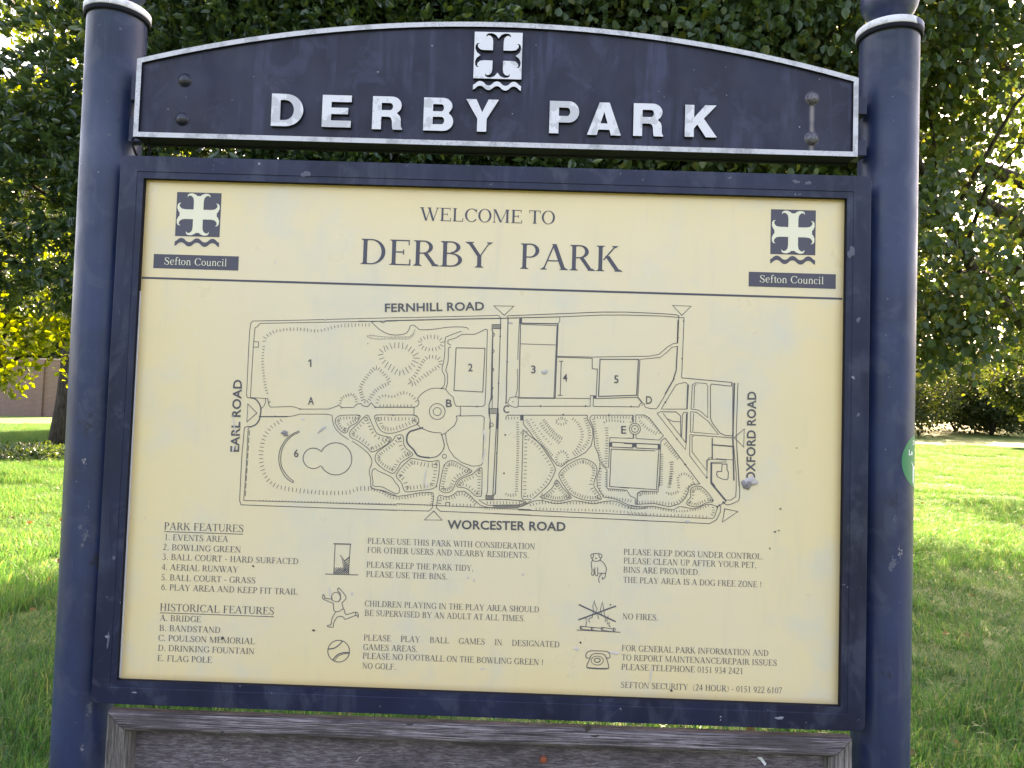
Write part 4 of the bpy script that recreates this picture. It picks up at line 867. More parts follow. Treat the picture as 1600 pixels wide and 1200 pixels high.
SM = ((366, 665, 1.4, 18), (365, 700, 1.6, 10), (757, 680, 1.8, 12), (756, 712, 1.6, 14), (664, 745, 1.7, 13), (667, 760, 1.5, 8), (515, 925, 2, 9), (1017, 1055, 1.8, 12), (690, 850, 1.5, 6), (731, 902, 2, 3), (741, 906, 1.6, 3.6), (817, 897, 3, 2.6), (754, 1045, 4, 2.5), (901, 1014, 6, 3), (508, 500, 2, 1.2), (473, 655, 4, 2.5), (960, 1020, 10, 3), (430, 410, 1.4, 3), (832, 780, 5, 1), (550, 927, 1.5, 5))
for q, (x, y, rx, ry) in enumerate(SM): blob(x, y, rx*.7, ry*.8, LILAC, .0003, 20+q, 'faded_smear', -.0009, rot=random.Random(q).uniform(-.3, .3))
for q, (x, y, r_) in enumerate(((490, 985, 1.9), (395.5, 884.5, 1.5), (347.5, 997, 2.2), (1049, 1079, 1.9), (907, 1004, 1.5), (1219.5, 795, 1.3), (954, 945, 1.1), (1211, 831, 1.4), (1217, 829, 1), (1203, 857, 1.2), (1245, 700, .9))): blob(x, y, r_, r_, BLACK, .0006, 60+q, 'black_speck', -.0012)
# scuffs on the frame
for q, (x, y, rx, ry) in enumerate(((478, 272, 11, 8), (1244, 284, 10, 4), (1263, 286, 7, 5), (1330, 394, 9, 14), (1341, 500, 5, 6), (1341, 648, 4, 4), (168, 995, 7, 3), (210, 1082, 5, 2), (1218, 1122, 9, 4), (1126, 1120, 2, 2.5), (1126, 1125, 2, 1.5), (405, 256, 4, 3), (1333, 590, 4, 4), (1140, 278, 5, 3), (178, 872, 3, 6), (169, 1000, 3, 18), (375, 1072, 2, 2))):
    blob(x, y, rx*.62, ry*.62, material(f'scuff_{q}', (.085, .088, .125) if q < 6 or q > 12 else (.2, .2, .24), .75), .0003, 100+q, 'scuff', FY-.0001, frame)
# ---- things stuck on the posts
def on_post(cx_, ang_, z, r=pr, dr=.0004):
    r = prad(z); return (cx_+pshift(-1 if cx_ < 0 else 1, z)+(r+dr)*math.sin(ang_), PY-(r+dr)*math.cos(ang_), z)
def post_patch(name, cx_, pts2, mat, parent, dr=.0004):
    """flat outline (arc length, z) wrapped on the round post"""
    m = MB(); m.v = [on_post(cx_, s/pr, z, dr=dr) for s, z in pts2[0]]; m.f = [tuple(f) for f in pts2[1]]; m.m = [0]*len(m.f)
    return m.build(name, mat, parent)
GREEN = material('green_sticker', (.012, .20, .085), .4); WHITE = material('sticker_white', (.75, .8, .76), .5)
zc = float(at(1424, 719.5, PY-.01)[2]); rr_ = .0535; s0 = pr*R(63)
V_, F_ = [], []; KA, KR = 36, 8
for q in range(KR+1):
    for j in range(KA): V_.append((s0+rr_*q/KR*math.cos(2*math.pi*j/KA), zc+rr_*q/KR*math.sin(2*math.pi*j/KA)))
for q in range(KR):
    for j in range(KA): F_.append((q*KA+j, (q+1)*KA+j, (q+1)*KA+(j+1) % KA, q*KA+(j+1) % KA))
stick = post_patch('round_sticker', cxr, (V_, F_), GREEN, prr, .0005); smooth(stick)
stick['label'] = 'round green sticker with white lettering'
def stick_text(t, sx0, z0, h, parent):
    V, Fc = sans_mesh(t, .02); a = min(v[0] for v in V); hh = max(v[1] for v in V)
    return post_patch('sticker_print', cxr, ([(sx0+(v[0]-a)/hh*h, z0+v[1]/hh*h) for v in V], Fc), WHITE, parent, .0009)
stick_text('D', s0-.022, zc+.032, .0095, stick); stick_text('Le', s0-.036, zc+.012, .0105, stick)
curve = []
for q in range(11):
    u = q/10; curve.append((s0-.026+.012*u+.006*u*u, zc-.002-.012*math.sin(u*1.6)))
V_ = [(s, z+.0022) for s, z in curve]+[(s, z-.0022) for s, z in curve]; F_ = [(q, q+1, 12+q, 11+q) for q in range(10)]
post_patch('sticker_print', cxr, (V_, F_), WHITE, stick, .0009)
V_ = [(s0-.021, zc-.012), (s0-.013, zc-.010), (s0-.014, zc-.048), (s0-.021, zc-.040)]; post_patch('sticker_print', cxr, (V_, [(0, 3, 2, 1)]), WHITE, stick, .0009)
# peeled patches on posts
def scuff_post(cx_, parent, px, py, w_, h_, mat, seed):
    rr = random.Random(seed); d = AF + AR*(px-800)/F - AU*(py-600)/F; ox, oy = CAM[0]-cx_-pshift(-1 if cx_ < 0 else 1, at(px, py, PY-pr)[2]), CAM[1]-PY
    A_ = d[0]**2+d[1]**2; B_ = ox*d[0]+oy*d[1]; dis = max(0, B_*B_-A_*(ox*ox+oy*oy-pr*pr)); tt = (-B_-math.sqrt(dis))/A_; hx, hy = ox+d[0]*tt, oy+d[1]*tt
    s = pr*math.atan2(hx, -hy); z = CAM[2]+d[2]*tt
    V, Fc = [], []
    for g_ in range(16):
        gx, gy = s+w_*rr.gauss(0, .5)*PXM, z+h_*rr.gauss(0, .5)*PXM; q_ = rr.uniform(.12, .5)**1.3*min(w_, h_); k0 = len(V); V.append((gx, gy))
        for j in range(11):
            a = 2*math.pi*j/11; k_ = q_*(1+rr.uniform(-.5, .45)); V.append((gx+k_*math.cos(a)*PXM, gy+k_*1.3*math.sin(a)*PXM))
        Fc += [(k0, k0+1+j, k0+1+(j+1) % 11) for j in range(11)]
    post_patch('peeled_paint', cx_, (V, Fc), mat, parent, .0004)['kind'] = 'stuff'
PEEL = material('peeled_pale', (.085, .095, .13), .8); PEEL2 = material('peeled_dark', (.016, .02, .042), .6); PEELW = material('peeled_white', (.22, .21, .23), .8)
for q, (x, y, w_, h_, mt) in enumerate(((131, 720, 3, 7, PEELW), (137, 795, 2.5, 16, PEEL), (131, 835, 7, 10, PEEL), (112, 880, 1.5, 12, PEEL), (128, 1170, 2.5, 4, PEELW), (140, 1110, 5, 12, PEEL), (133, 665, 9, 18, PEEL2), (150, 880, 10, 12, PEEL2), (185, 187, 2, 2, PEEL2), (170, 210, 3, 4, PEEL), (104, 1035, 3, 1.5, PEEL2), (188, 45, 2, 3, PEEL))):
    scuff_post(cxl, pl, x, y, w_, h_, mt, q)
for q, (x, y, w_, h_, mt) in enumerate(((1408, 862, 5, 11, PEELW), (1396, 880, 8, 9, PEEL), (1398, 812, 3, 5, PEEL), (1410, 566, 7, 1.5, PEEL2), (1387, 467, 1.2, 1.4, PEELW), (1397, 188, 1.5, 3, PEEL), (1388, 1056, 6, 6, PEEL2), (1392, 780, 9, 12, PEEL2))):
    scuff_post(cxr, prr, x, y, w_, h_, mt, 40+q)

# ================================================================== timber notice board below
NY = -.004
nb_ = tag(empty('notice_board', (0, .03, .2)), 'weathered grey timber notice board mounted below the map panel between the posts', 'notice board')
A, B = b2(166.5, 1112.5, NY), b2(1333, 1152.5, NY); nx0, nx1 = A[0], B[0]; nz1 = (A[1]+B[1])/2-.001; nz0 = .28; RW = .0445
def rail(P4, nrm_axis, mat, name='rail'):
    """mitred moulding: P4 = outer start, outer end, inner end, inner start in (x, z)"""
    prof = [(0, .024), (0, .024), (0, .004), (.04, .0012), (.12, 0), (.62, 0), (.74, .002), (.85, .008), (.92, .016), (.97, .025), (1, .036)]
    m = MB(); o0, o1, i1, i0 = [np.array(p) for p in P4]
    ks = 24
    for u in range(ks+1):
        for f_, dpt in prof:
            a = o0+(i0-o0)*f_; b = o1+(i1-o1)*f_; p = a+(b-a)*u/ks; m.v.append((p[0], NY+dpt+.0006*math.sin(u*1.7+f_*3), p[1]))
    k = len(prof)
    for u in range(ks):
        for j in range(k-1): a = u*k+j; m.f.append((a, a+k, a+k+1, a+1)); m.m.append(0)
        m.f.append((u*k+k-1, (u+1)*k+k-1, (u+1)*k, u*k)); m.m.append(0)
    m.f.append(tuple(range(k))); m.m.append(0); m.f.append(tuple(ks*k+j for j in range(k))[::-1]); m.m.append(0)
    return m.build(name, mat, nb_)
g_ = .0007
o = [(nx0, nz0), (nx1, nz0), (nx1, nz1), (nx0, nz1)]; i_ = [(nx0+RW, nz0+RW), (nx1-RW, nz0+RW), (nx1-RW, nz1-RW), (nx0+RW, nz1-RW)]
rail([(o[3][0]+g_, o[3][1]), (o[2][0]-g_, o[2][1]), (i_[2][0]-g_, i_[2][1]), (i_[3][0]+g_, i_[3][1])], 0, TIMX)
rail([(o[0][0]+g_, o[0][1]), (o[1][0]-g_, o[1][1]), (i_[1][0]-g_, i_[1][1]), (i_[0][0]+g_, i_[0][1])], 0, TIMX)
rail([(o[0][0], o[0][1]+g_), (o[3][0], o[3][1]-g_), (i_[3][0], i_[3][1]-g_), (i_[0][0], i_[0][1]+g_)], 2, TIMZ)
rail([(o[1][0], o[1][1]+g_), (o[2][0], o[2][1]-g_), (i_[2][0], i_[2][1]-g_), (i_[1][0], i_[1][1]+g_)], 2, TIMZ)
m = MB(); m.box(nx0+.02, NY+.034, nz0+.02, nx1-.02, NY+.044, nz1-.02); m.build('backing_board', PLY, nb_)
for sgn, cx_ in ((-1, cxl), (1, cxr)):
    m = MB(); xa = nx0-.001 if sgn < 0 else nx1+.001; x0, x1 = sorted((xa, cx_)); m.box(x0, .010, nz1-.22, x1, .030, nz1-.18); m.build('bracket', FRAMEP, nb_)
KNOT = material('knot_wood', (.045, .034, .030), .85)
for q, (x, y, rx, ry) in enumerate(((911, 1121, 7, 2.2), (919, 1133, 4, 7), (347, 1142, 3, 3.5), (930, 1146, 6, 2), (640, 1128, 5, 1.5), (1160, 1168, 9, 1.6))): blob(x, y+4, rx, ry, KNOT, .0003, 200+q, 'knot', NY-.0001, nb_)
STAPLE = material('staple_wire', (.45, .45, .47), .35, .5, .8)
for q, (x, y, a) in enumerate(((350, 1169, .1), (458, 1173, -.1), (336, 1174, .5), (352, 1188, .6), (706, 1192, -.2), (560, 1186, .9), (930, 1192, .2), (1050, 1190, -.4))):
    c_ = at(x, y, NY+.034); dx_ = .006*math.cos(a); dz_ = .006*math.sin(a)
    m = MB(); m.tube([(c_[0]-dx_, NY+.0355, c_[2]-dz_), (c_[0]-dx_, NY+.0325, c_[2]-dz_), (c_[0]+dx_, NY+.0325, c_[2]+dz_), (c_[0]+dx_, NY+.0355, c_[2]+dz_)], .0006, 6); m.build('staple', STAPLE, nb_)
c_ = at(849, 1186, NY+.034); m = MB(); m.lathe([(.007, 0), (.0075, .003), (.005, .005), (.001, .0055)], 0, 0, 16)
m.v = [(c_[0]+v[0], NY+.034-v[2], c_[2]+v[1]) for v in m.v]; m.build('rusty_screw', material('rust_red', (.28, .07, .03), .7), nb_, True)
c_ = at(1197, 1194, NY+.014); m = MB(); m.add([(c_[0]-.012, NY+.0325, c_[2]+.005), (c_[0]-.004, NY+.029, c_[2]+.007), (c_[0]+.006, NY+.030, c_[2]-.006), (c_[0]+.002, NY+.027, c_[2]-.009), (c_[0]-.004, NY+.0325, c_[2]-.002)], [(0, 4, 1), (1, 4, 2), (4, 3, 2)]); m.build('paper_scrap', material('torn_paper', (.7, .7, .72), .8), nb_)
# ================================================================== TREES
def leaves(name, C, D, L, W, mats, parent, rng, droop=.25, fold=.25, scale_var=.3, twosided=True):
    """folded leaves: two quads hinged on the midrib.  C centres, D growth directions, L, W length and width"""
    k = len(C); D = D/(np.linalg.norm(D, axis=1, keepdims=True)+1e-9)
    r = rng.normal(size=(k, 3)); S = np.cross(D, r); S /= (np.linalg.norm(S, axis=1, keepdims=True)+1e-9); Nn = np.cross(S, D)
    # leaf blades tend to face up
    flip = np.sign(Nn[:, 2:3]+1e-6); Nn *= flip; S *= flip
    ln = (L*(1+rng.uniform(-scale_var, scale_var, k)))[:, None]; wd_ = ln*W/L/2
    b = C; tip = C+D*ln-Nn*ln*droop*rng.uniform(.3, 1.3, (k, 1))
    up_ = Nn*wd_*fold*2
    l1 = C+D*ln*.30+S*wd_*.92+up_; l2 = C+D*ln*.68+S*wd_*.80+up_-Nn*ln*droop*.35
    r1 = C+D*ln*.30-S*wd_*.92+up_; r2 = C+D*ln*.68-S*wd_*.80+up_-Nn*ln*droop*.35
    V = np.stack([b, l1, l2, tip, r2, r1], 1).reshape(-1, 3); i = (np.arange(k)*6)[:, None]
    Fq = np.concatenate([i+np.array([[0, 1, 2, 3]]), i+np.array([[0, 3, 4, 5]])], 1).reshape(-1, 4)
    return mesh_np(name, V, Fq, mats, parent)
def pnoise(P, s, seed=0):
    """cheap smooth pseudo-noise for clumping"""
    a = np.zeros(len(P)); rr = np.random.default_rng(seed)
    for o_ in range(4):
        for _ in range(3):
            kx = rr.normal(size=3)*s*(1.8**o_); a += np.sin(P@kx+rr.uniform(0, 6.28))/(1.5**o_)
    return a/5
def crown(lobes, n_cl, rng, shell=.55, thr=-.5, ns=1.6, seed=1, zmin=None):
    """cluster centres and outward directions through a union of ellipsoids"""
    lob = np.array(lobes, float); vol = lob[:, 3]*lob[:, 4]*lob[:, 5]; pr_ = vol**.75/np.sum(vol**.75)
    w_ = rng.choice(len(lob), n_cl, p=pr_); d = rng.normal(size=(n_cl, 3)); d /= np.linalg.norm(d, axis=1, keepdims=True)
    rad = shell+(1-shell)*rng.random(n_cl)**.6; rad *= 1+.26*pnoise(d*3+w_[:, None], 1.2, seed)
    P = lob[w_, :3]+d*lob[w_, 3:]*rad[:, None]; nz_ = pnoise(P, ns, seed+3)
    ok = nz_ > thr
    if zmin is not None: ok &= P[:, 2] > zmin
    return P[ok], d[ok]
def rosette(P, d, per, rng, spread=.012, back=.02):
    k = len(P); C = np.repeat(P, per, 0)+rng.normal(size=(k*per, 3))*spread; dd = np.repeat(d+rng.normal(size=d.shape)*.35+np.array([0, -.25, .25]), per, 0)
    return C-dd*back*rng.random((k*per, 1)), dd*.75+rng.normal(size=C.shape)*.62
def cluster(P, d, per, spread, rng, out=.8, up=.25, down=0):
    k = len(P); C = np.repeat(P, per, 0); dd = np.repeat(d, per, 0)
    off = rng.normal(size=C.shape)*spread; C = C+off
    D = dd*out+rng.normal(size=C.shape)*.75+np.array([0, 0, up-down]); return C, D
def limb_tree(parent, mat, base, top, r0, limbs, rng, name='trunk'):
    m = MB(); base = Vector(base); top = Vector(top); P = []
    for q in range(9):
        u = q/8; p = base.lerp(top, u); p += Vector((math.sin(u*5+base.x)*.05*r0*6*u, math.cos(u*4)*.04*r0*5*u, 0)); P.append(p)
    rad = [r0*(1.35 if q == 0 else 1-.55*q/8) for q in range(9)]; P[0] = P[0]-Vector((0, 0, .15)); m.tube(P, rad, 14); tr = m.build(name, mat, parent, True)
    for (a, b, r, sub) in limbs:
        a = Vector(a); b = Vector(b); m = MB(); Q = []
        k = 10; perp = (b-a).cross(Vector((rng.uniform(-1, 1), rng.uniform(-1, 1), 1))).normalized()
        for q in range(k+1):
            u = q/k; Q.append(a.lerp(b, u)+perp*math.sin(u*3.1)*.08*(b-a).length*rng.uniform(.7, 1)+Vector((0, 0, .06*(b-a).length*math.sin(u*3.14))))
        m.tube(Q, [r*(1-.82*q/k) for q in range(k+1)], 8)
        for s in range(sub):
            u = rng.uniform(.42, .98); p = Q[int(u*k)]; dr = ((b-a).normalized()+Vector((rng.normal()*.7, rng.normal()*.7, rng.normal()*.5))).normalized(); l_ = (b-a).length*rng.uniform(.15, .4); rs_ = r*(1-.8*u)*.55
            mid_ = p+dr*l_*.5+Vector((0, 0, .05*l_)); m.tube([p, mid_, p+dr*l_-Vector((0, 0, .1*l_))], [rs_, rs_*.6, rs_*.2], 5)
        m.build('branch', mat, tr, True)
    return tr
BARK = material('dark_bark', (.045, .038, .032), .9, .2); n = N(BARK)
h = n.noise(n.coord((1, 1, .18)), 26, 6, .7); n.color(n.ramp(h, [(.35, (.018, .015, .012)), (.6, (.07, .058, .048)), (.75, (.12, .105, .09))])); n.bump(h, .8, .02)
EV = leafmat('evergreen_leaf', [(.020, .044, .020), (.034, .070, .030), (.028, .060, .042), (.050, .090, .034), (.10, .145, .035)], .25, .27, .6)
LIME = leafmat('lime_leaf', [(.026, .052, .020), (.042, .078, .028), (.038, .076, .040), (.058, .096, .030), (.10, .115, .03)], .34, .42, .4)
SUNY = leafmat('sunlit_leaf', [(.06, .095, .013), (.10, .135, .018), (.15, .165, .02), (.11, .13, .02)], .58, .45, .35, (2.35, 2.35, .5))
BUSH = leafmat('bush_leaf', [(.022, .042, .014), (.035, .058, .020), (.05, .07, .03), (.03, .05, .028)], .3, .55, .3)
HOL = leafmat('hanging_leaf', [(.022, .045, .014), (.036, .064, .018), (.055, .078, .02), (.10, .10, .025)], .42, .45, .35, (2.3, 2.2, .6))
def gpt(px, D, z=None):
    """point at picture column px, D metres in front of the camera"""
    x = CAM[0]+D*(px-800)/F+YAW*D; y = CAM[1]+D; return x, y
rng = np.random.default_rng(11)
def top_leaves(parent, C, D, L, W, mat, count=300, droop=.25, label=None):
    """the leaves nearest to where people stand: single objects that share mesh data"""
    q = C-CAM; fw = q@AF; sx_ = 800+F*(q@AR)/fw; sy_ = 600-F*(q@AU)/fw
    vis = (fw > 1) & (sx_ > 0) & (sx_ < 1600) & (sy_ > 0) & (sy_ < 640) & ~((sx_ > 135) & (sx_ < 1425) & (sy_ > 40+abs(sx_-775)*.12))
    idx = np.where(vis)[0]; idx = idx[np.argsort(fw[idx])[:count]]
    protos = []
    for v in range(4):
        me = bpy.data.meshes.new('leaf'); w2 = W/2; f_ = .10+.05*v
        me.from_pydata([(0, 0, 0), (w2*.75, L*.22, w2*f_*2), (w2, L*.48, w2*f_*2.4), (w2*.62, L*.80, w2*f_-L*droop*.3), (0, L, -L*droop), (-w2*.62, L*.80, w2*f_-L*droop*.3), (-w2, L*.48, w2*f_*2.4), (-w2*.75, L*.22, w2*f_*2), (0, L*.5, -L*.02)], [],
                       [(0, 1, 2, 8), (8, 2, 3, 4), (0, 8, 6, 7), (8, 4, 5, 6)]); me.materials.append(mat); protos.append(me)
    off = Vector(world_loc(parent))
    for j, i in enumerate(idx):
        o = bpy.data.objects.new('leaf', protos[j % 4]); col.objects.link(o); o.parent = parent
        d = Vector(D[i]).normalized(); zax = Vector((rng.normal()*.5, rng.normal()*.5, 1)); xa = d.cross(zax).normalized(); za = xa.cross(d)
        M_ = Matrix((xa, d, za)).transposed().to_4x4(); M_.translation = Vector(C[i])-off; o.matrix_local = M_
# 1. evergreen close behind the left post -----------------------------------
ev = tag(empty('evergreen_tree', (-2.9, 4.6, 0)), 'dense dark glossy evergreen tree close behind the left post and header', 'tree')
limb_tree(ev, BARK, (-2.6, 5.4, 0), (-2.4, 5.3, 4.6), .13, [((-2.5, 5.3, 2.2), (-4.2, 4.7, 3.4), .06, 8), ((-2.5, 5.3, 2.6), (-1.0, 4.8, 4.2), .06, 8), ((-2.4, 5.3, 3.2), (-3.4, 4.5, 4.6), .05, 8), ((-2.4, 5.3, 2.8), (-1.6, 5.6, 4.8), .05, 6)], rng)
EVL = [(-3.9, 4.6, 2.85, 1.5, 1.2, 1.2), (-2.5, 4.8, 4.0, 1.6, 1.3, 1.5), (-1.2, 5.0, 4.3, 1.5, 1.2, 1.35), (-1.8, 5.0, 5.2, 1.6, 1.5, 1.5), (-1.0, 5.2, 5.6, 1.8, 1.3, 1.3), (-.3, 5.2, 3.9, 1.1, .9, .9)]
P, d = crown(EVL, 27000, rng, .5, -.80, 1.9, 2, 2.3)
C_, D_ = rosette(P, d, 7, rng); leaves('crown', C_, D_, .074, .036, EV, ev, rng, .12, .16)['kind'] = 'stuff'
top_leaves(ev, C_, D_, .080, .039, EV, 300, .1)
# 2. lime tree on the right: trunk outside the frame, branches reaching over the sign
lt = tag(empty('lime_tree', (6.9, 7.6, 0)), 'tall lime tree with bare dark limbs and drooping leaves behind the right post', 'tree')
ground_lt = float(gz(np.array(6.9), np.array(7.6)))
limb_tree(lt, BARK, (6.9, 7.6, ground_lt), (6.4, 7.3, 7.5), .28, [
    ((6.8, 7.5, 1.8), (3.1, 4.6, 4.0), .10, 18), ((6.5, 7.4, 3.4), (2.2, 5.4, 5.6), .09, 12), ((6.5, 7.4, 4.2), (.6, 5.4, 5.4), .09, 14), ((6.5, 7.4, 5.0), (3.2, 6.4, 7.4), .08, 10),
    ((6.6, 7.5, 2.9), (4.2, 4.9, 2.9), .055, 12), ((6.5, 7.4, 3.8), (4.6, 5.0, 4.6), .06, 12), ((6.5, 7.3, 5.4), (8.4, 6.0, 6.8), .08, 8), ((6.5, 7.4, 3.0), (4.9, 8.2, 3.8), .06, 8)], rng)
LTL = [(3.0, 5.4, 5.2, 1.7, 1.3, 1.2), (1.4, 5.6, 4.9, 1.5, 1.2, 1.25), (.4, 5.9, 5.4, 1.5, 1.2, 1.2), (2.2, 5.6, 4.0, 1.3, 1.0, .9), (1.0, 5.9, 3.9, 1.2, .9, .8), (1.5, 6.4, 6.6, 2.0, 1.4, 1.2)]
P, d = crown(LTL, 17000, rng, .35, -.85, 1.5, 5, 2.4)
LTR = [(3.9, 5.8, 4.7, 1.3, 1.3, 1.0), (5.0, 6.2, 5.6, 1.6, 1.4, 1.2), (3.4, 5.3, 3.4, .55, .8, .9), (4.3, 5.6, 2.75, 1.0, .9, .55), (5.0, 5.8, 3.5, .9, .9, .7), (4.0, 6.0, 2.35, .75, .7, .35), (5.4, 6.4, 2.9, .9, 1.0, .7), (3.6, 5.6, 5.6, 1.1, 1, 1)]
P2, d2 = crown(LTR, 5400, rng, .2, .06, 1.9, 8, 1.6)
P3, d3 = crown([(4.5, 10.2, 5.0, 1.9, 1.6, 1.5), (5.4, 11.8, 5.8, 2.0, 1.8, 1.5), (6.0, 13.2, 5.0, 1.7, 1.7, 1.4), (3.4, 9.4, 6.2, 1.8, 1.6, 1.4)], 5200, rng, .3, -.7, 1.2, 18, 3.0)
P = np.concatenate([P, P2, P3]); d = np.concatenate([d, d2, d3])
C_, D_ = cluster(P, d*.4, 5, .075, rng, .7, 0, .55); leaves('crown', C_, D_, .078, .064, LIME, lt, rng, .22, .12)['kind'] = 'stuff'
top_leaves(lt, C_, D_, .082, .068, LIME, 300, .2)
# 3. sunlit trees beyond, on the left ---------------------------------------
def tree(label, cx, cy, h, rw, n_cl, leaf, lw, mat, group=None, trunk_r=.16, zlow=.3, thr=-.45, per=6, name='tree', seed=0, shell=.35, droopy=0, spread=.12, zmin=None):
    z0 = float(gz(np.array(cx), np.array(cy))); t = tag(empty(name, (cx, cy, z0)), label, 'tree', group); rr = np.random.default_rng(seed+77)
    lb = []; limbs = []
    for q in range(9):
        a = rr.uniform(0, 6.28); u = rr.uniform(.0, 1); rad = rw*rr.uniform(.2, .72)*(1-.35*u); z = z0+h*(zlow+.12+(.80-zlow)*u)
        x_, y_ = cx+rad*math.cos(a), cy+rad*math.sin(a); s = rw*rr.uniform(.38, .6)*(1-.25*u); lb.append((x_, y_, z, s, s, s*.78))
        if q < 6: limbs.append(((cx, cy, z0+h*(zlow*.6+.3*u)), (x_, y_, z), trunk_r*.35, 5))
    limb_tree(t, BARK, (cx, cy, z0), (cx+.1*rw, cy, z0+h*.8), trunk_r, limbs, rr)
    P, d = crown(lb, n_cl, rr, shell, thr, 2.2/max(1, rw*.5), seed, z0+h*zlow*.55 if zmin is None else zmin); C_, D_ = cluster(P, d, per, spread, rr, .7, .1, droopy)
    leaves('crown', C_, D_, leaf, lw, mat, t, rr, .2, .15)['kind'] = 'stuff'; return t
x, y = gpt(-28, 12.0); tree('yellow-green sunlit tree hanging low at the left edge', x, y, 5.2, 2.9, 4200, .10, .075, SUNY, seed=3, trunk_r=.12, zlow=.28, thr=-.35, zmin=1.75)
x, y = gpt(96, 20); tree('tree with a thick dark trunk standing in undergrowth left of the left post', x, y, 14, 5.2, 6500, .17, .13, SUNY, seed=4, trunk_r=.27, zlow=.22, thr=-.4, zmin=3.0)
x, y = gpt(-130, 34); tree('tall sunlit tree rising above the pink brick wall', x, y, 13, 5.5, 3600, .26, .2, SUNY, seed=5, trunk_r=.3, zlow=.22)
x, y = gpt(330, 32); tree('broad tree behind the left half of the sign', x, y, 12, 6, 3200, .26, .2, BUSH, seed=6, trunk_r=.3, zlow=.25)
x, y = gpt(-160, 24); tree('leafy tree beyond the lawn at far left', x, y, 11, 5, 3000, .24, .18, SUNY, seed=7, trunk_r=.3, zlow=.25)
x, y = gpt(760, 38); tree('broad tree behind the middle of the sign', x, y, 11, 6.5, 3000, .28, .2, BUSH, seed=8, trunk_r=.3, zlow=.25)
x, y = gpt(1180, 42); tree('broad tree behind the right half of the sign', x, y, 9, 6, 3000, .28, .2, BUSH, seed=9, trunk_r=.3, zlow=.2)
x, y = 11.6, 14.0; tree('second lime tree with low spreading leaves over the lawn behind the right post', x, y, 9.5, 5.2, 3600, .11, .085, HOL, seed=15, trunk_r=.2, zlow=.30, thr=.05, zmin=2.6, name='lime_tree')
tree('leafy tree added close behind the middle of the sign to shade the grass', -.4, 9.4, 8.2, 3.4, 6500, .12, .09, BUSH, seed=21, trunk_r=.2, zlow=.36, thr=-.8, shell=.2)  # added to shade the near grass, mostly hidden by the sign
# trees beyond the right edge that throw the long shadows over the lawn
x, y = gpt(1760, 40); tree('round tree beyond the lawn past the right edge', x, y, 10, 5, 2600, .28, .2, BUSH, seed=12, trunk_r=.28, zlow=.2)
x, y = gpt(1668, 36); tree('small tree on the lawn just past the right edge', x, y, 6, 3.4, 2200, .2, .15, BUSH, seed=31, trunk_r=.16, zlow=.3, thr=-.5)
x, y = gpt(1790, 27); tree('spreading tree on the lawn well past the right edge', x, y, 8, 4.2, 2600, .2, .15, BUSH, seed=32, trunk_r=.2, zlow=.3, thr=-.5)
# 4. bushes along the far side of the lawn, right -----------------------------
def bush(label, cx, cy, h, rw, n_cl, leaf, mat, seed, name='bush', group=None, cat='bush'):
    z0 = float(gz(np.array(cx), np.array(cy))); t = tag(empty(name, (cx, cy, z0)), label, cat, group); rr = np.random.default_rng(seed+300)
    m = MB()
    for q in range(5):
        a = rr.uniform(0, 6.28); m.tube([(cx, cy, z0-.1), (cx+.25*rw*math.cos(a), cy+.25*rw*math.sin(a), z0+h*.35), (cx+.5*rw*math.cos(a), cy+.5*rw*math.sin(a), z0+h*.7)], [.06, .04, .015], 6)
    m.build('stem', BARK, t, True)
    lb = [(cx+rw*.55*math.cos(q*1.05+seed), cy+rw*.5*math.sin(q*1.05+seed), z0+h*rr.uniform(.32, .58), rw*rr.uniform(.45, .62), rw*.5, h*rr.uniform(.32, .48)) for q in range(6)]
    P, d = crown(lb, n_cl, rr, .45, -.6, 3/rw, seed, z0+.02); C_, D_ = cluster(P, d, 6, leaf*.8, rr, .7, .3)
    leaves('foliage', C_, D_, leaf, leaf*.6, mat, t, rr, .15, .15)['kind'] = 'stuff'; return t
for q, (px, D, h, rw, mt, lb_) in enumerate(((1405, 46, 5.0, 3.2, BUSH, 'dark round bush at the far lawn edge just right of the right post'), (1490, 50, 5.6, 3.6, BUSH, 'tall dark bush second from the right post on the far lawn edge'), (1545, 47, 4.4, 2.4, BUSH, 'short dark bush between two taller ones at the far lawn edge'),
        (1600, 52, 5.0, 3.6, BUSH, 'dark bush at the right edge of the view beyond the lawn'), (1690, 50, 5.2, 3.8, BUSH, 'dark bush past the right edge beyond the lawn'), (1300, 52, 5.2, 4.2, BUSH, 'wide bush on the far lawn edge hidden behind the right post'))):
    x, y = gpt(px, D); bush(lb_, x, y, h, rw, 1500, .20, mt, q)
for q, (px, D, h, rw, lb_) in enumerate(((90, 18.5, .30, 1.5, 'low dark undergrowth at the foot of the tree left of the left post'), (-160, 26, 1.2, 2.2, 'low bush in the lawn at far left'))):
    x, y = gpt(px, D); bush(lb_, x, y, h, rw, 900, .09, EV, 20+q)
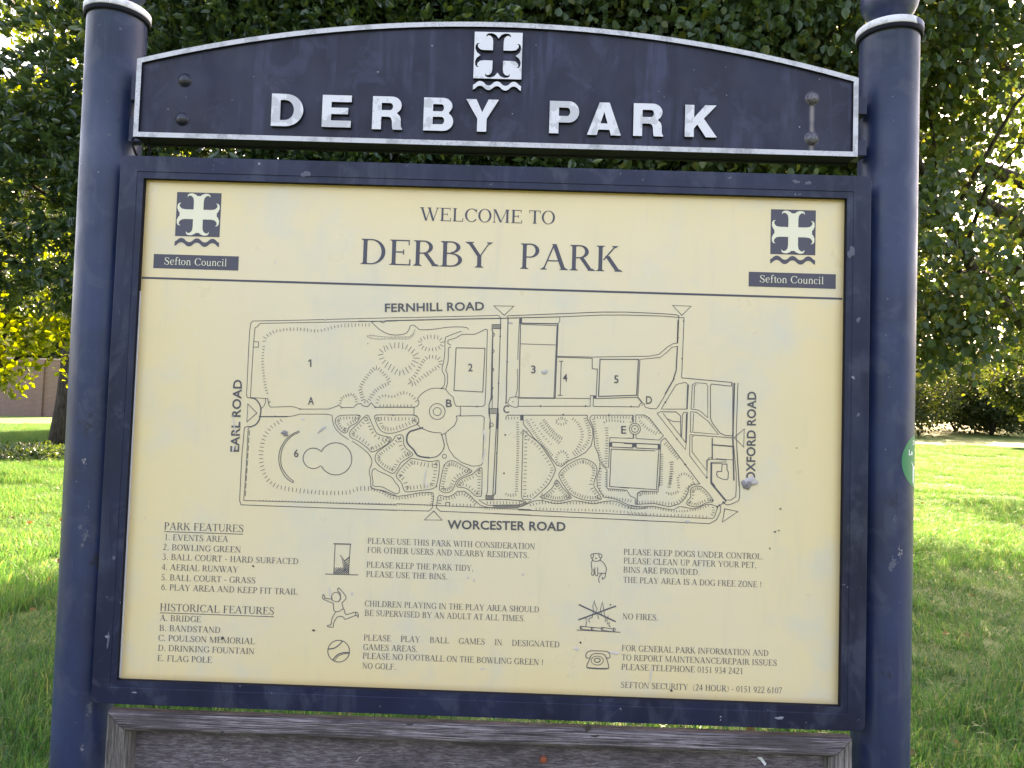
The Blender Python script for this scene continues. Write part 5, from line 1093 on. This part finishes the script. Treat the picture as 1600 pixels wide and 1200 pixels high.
# far mass of woodland, and an added row behind the camera
rr = np.random.default_rng(9); PP = []; DD = []
for a in np.linspace(-1.25, 1.25, 80):
    Dw = 78+rr.uniform(-6, 8); cx_, cy_ = Dw*math.sin(a), Dw*math.cos(a); hh = rr.uniform(6.0, 9) if abs(a) > .3 else rr.uniform(7, 10)
    if .42 < a < .75: hh = rr.uniform(3.2, 4.8)
    P, d = crown([(cx_, cy_, float(gz(np.array(cx_), np.array(min(cy_, 90.))))+hh*.48, 3.6, 3.0, hh*.55)], 420, rr, .5, -.8, .4, 3); PP.append(P); DD.append(d)
for a in np.linspace(2.0, 4.28, 44):       # unseen tree row behind the camera, added to block the low sky
    Dw = 34+rr.uniform(-3, 4); cx_, cy_ = Dw*math.sin(a), Dw*math.cos(a)-2; hh = rr.uniform(6.5, 8.5)
    P, d = crown([(cx_, cy_, hh*.5, 2.9, 2.6, hh*.52)], 520, rr, .5, -.9, .4, 3); PP.append(P); DD.append(d)
P = np.concatenate(PP); d = np.concatenate(DD); C_, D_ = cluster(P, d, 5, .4, rr, .7, .2)
wd = leaves('woodland', C_, D_, .62, .45, BUSH, None, rr, .2, .15); tag(wd, 'distant line of trees along the far edge of the park, plus an added unseen row behind the camera', 'woodland', kind='stuff')
# 5. pink brick wall far behind on the left ----------------------------------
BR = material('pink_brick', (.20, .11, .095), .85, .2); n = N(BR)
bt = n.new('ShaderNodeTexBrick'); n.l(n.coord((1, 1, 1)), bt.inputs[0]); bt.inputs['Scale'].default_value = 1; bt.inputs['Brick Width'].default_value = .225; bt.inputs['Row Height'].default_value = .075; bt.inputs['Mortar Size'].default_value = .008
bt.inputs[1].default_value = (.22, .12, .10, 1); bt.inputs[2].default_value = (.17, .09, .08, 1); bt.inputs[3].default_value = (.30, .26, .23, 1)
mp = bt.inputs[0].links[0].from_node; mp.inputs['Rotation'].default_value = (R(90), 0, 0); n.color(n.mix(n.ramp(n.noise(n.coord(), .8, 4), [(.4, 0), (.7, .5)]), bt.outputs[0], (.19, .135, .12)))
x0, y0 = gpt(-260, 46); x1, y1 = gpt(112, 46); zb = float(gz(np.array(-28.), np.array(44.)))
wl = tag(empty('brick_wall', ((x0+x1)/2, y0, zb)), 'pink brick wall seen under the leaves at the left edge beyond the grass', 'wall')
m = MB(); m.box(x0, y0, zb-.5, x1, y0+.33, zb+3.4); m.build('brickwork', BR, wl)
m = MB(); m.box(x0-.05, y0-.05, zb+3.403, x1+.05, y0+.38, zb+3.5); m.build('coping', material('coping_stone', (.33, .27, .24), .9), wl, bevel=.02)
for q in range(4):
    xx_ = x0+(x1-x0)*(q+.35)/4; m = MB(); m.box(xx_, y0-.12, zb-.5, xx_+.46, y0-.003, zb+3.4); m.build('pier', BR, wl)

# fallen leaves on the grass
FL = leafmat('fallen_leaf', [(.16, .10, .03), (.22, .15, .04), (.10, .055, .025), (.26, .22, .07)], .2, .6, .3, (1.5, 1.3, .8))
rr = np.random.default_rng(4); k = 420; yy = rr.uniform(1.2, 14, k); xx = rr.uniform(-.75, .75, k)*(yy+1.5)
P = np.stack([xx, yy, gz(xx, yy)+rr.uniform(.04, .085, k)], 1); D = rr.normal(size=(k, 3)); D[:, 2] *= .25
fl = leaves('fallen_leaves', P, D, .055, .04, FL, None, rr, .15, .2); tag(fl, 'scattered yellow and brown fallen leaves lying in the grass', 'leaves', kind='stuff')
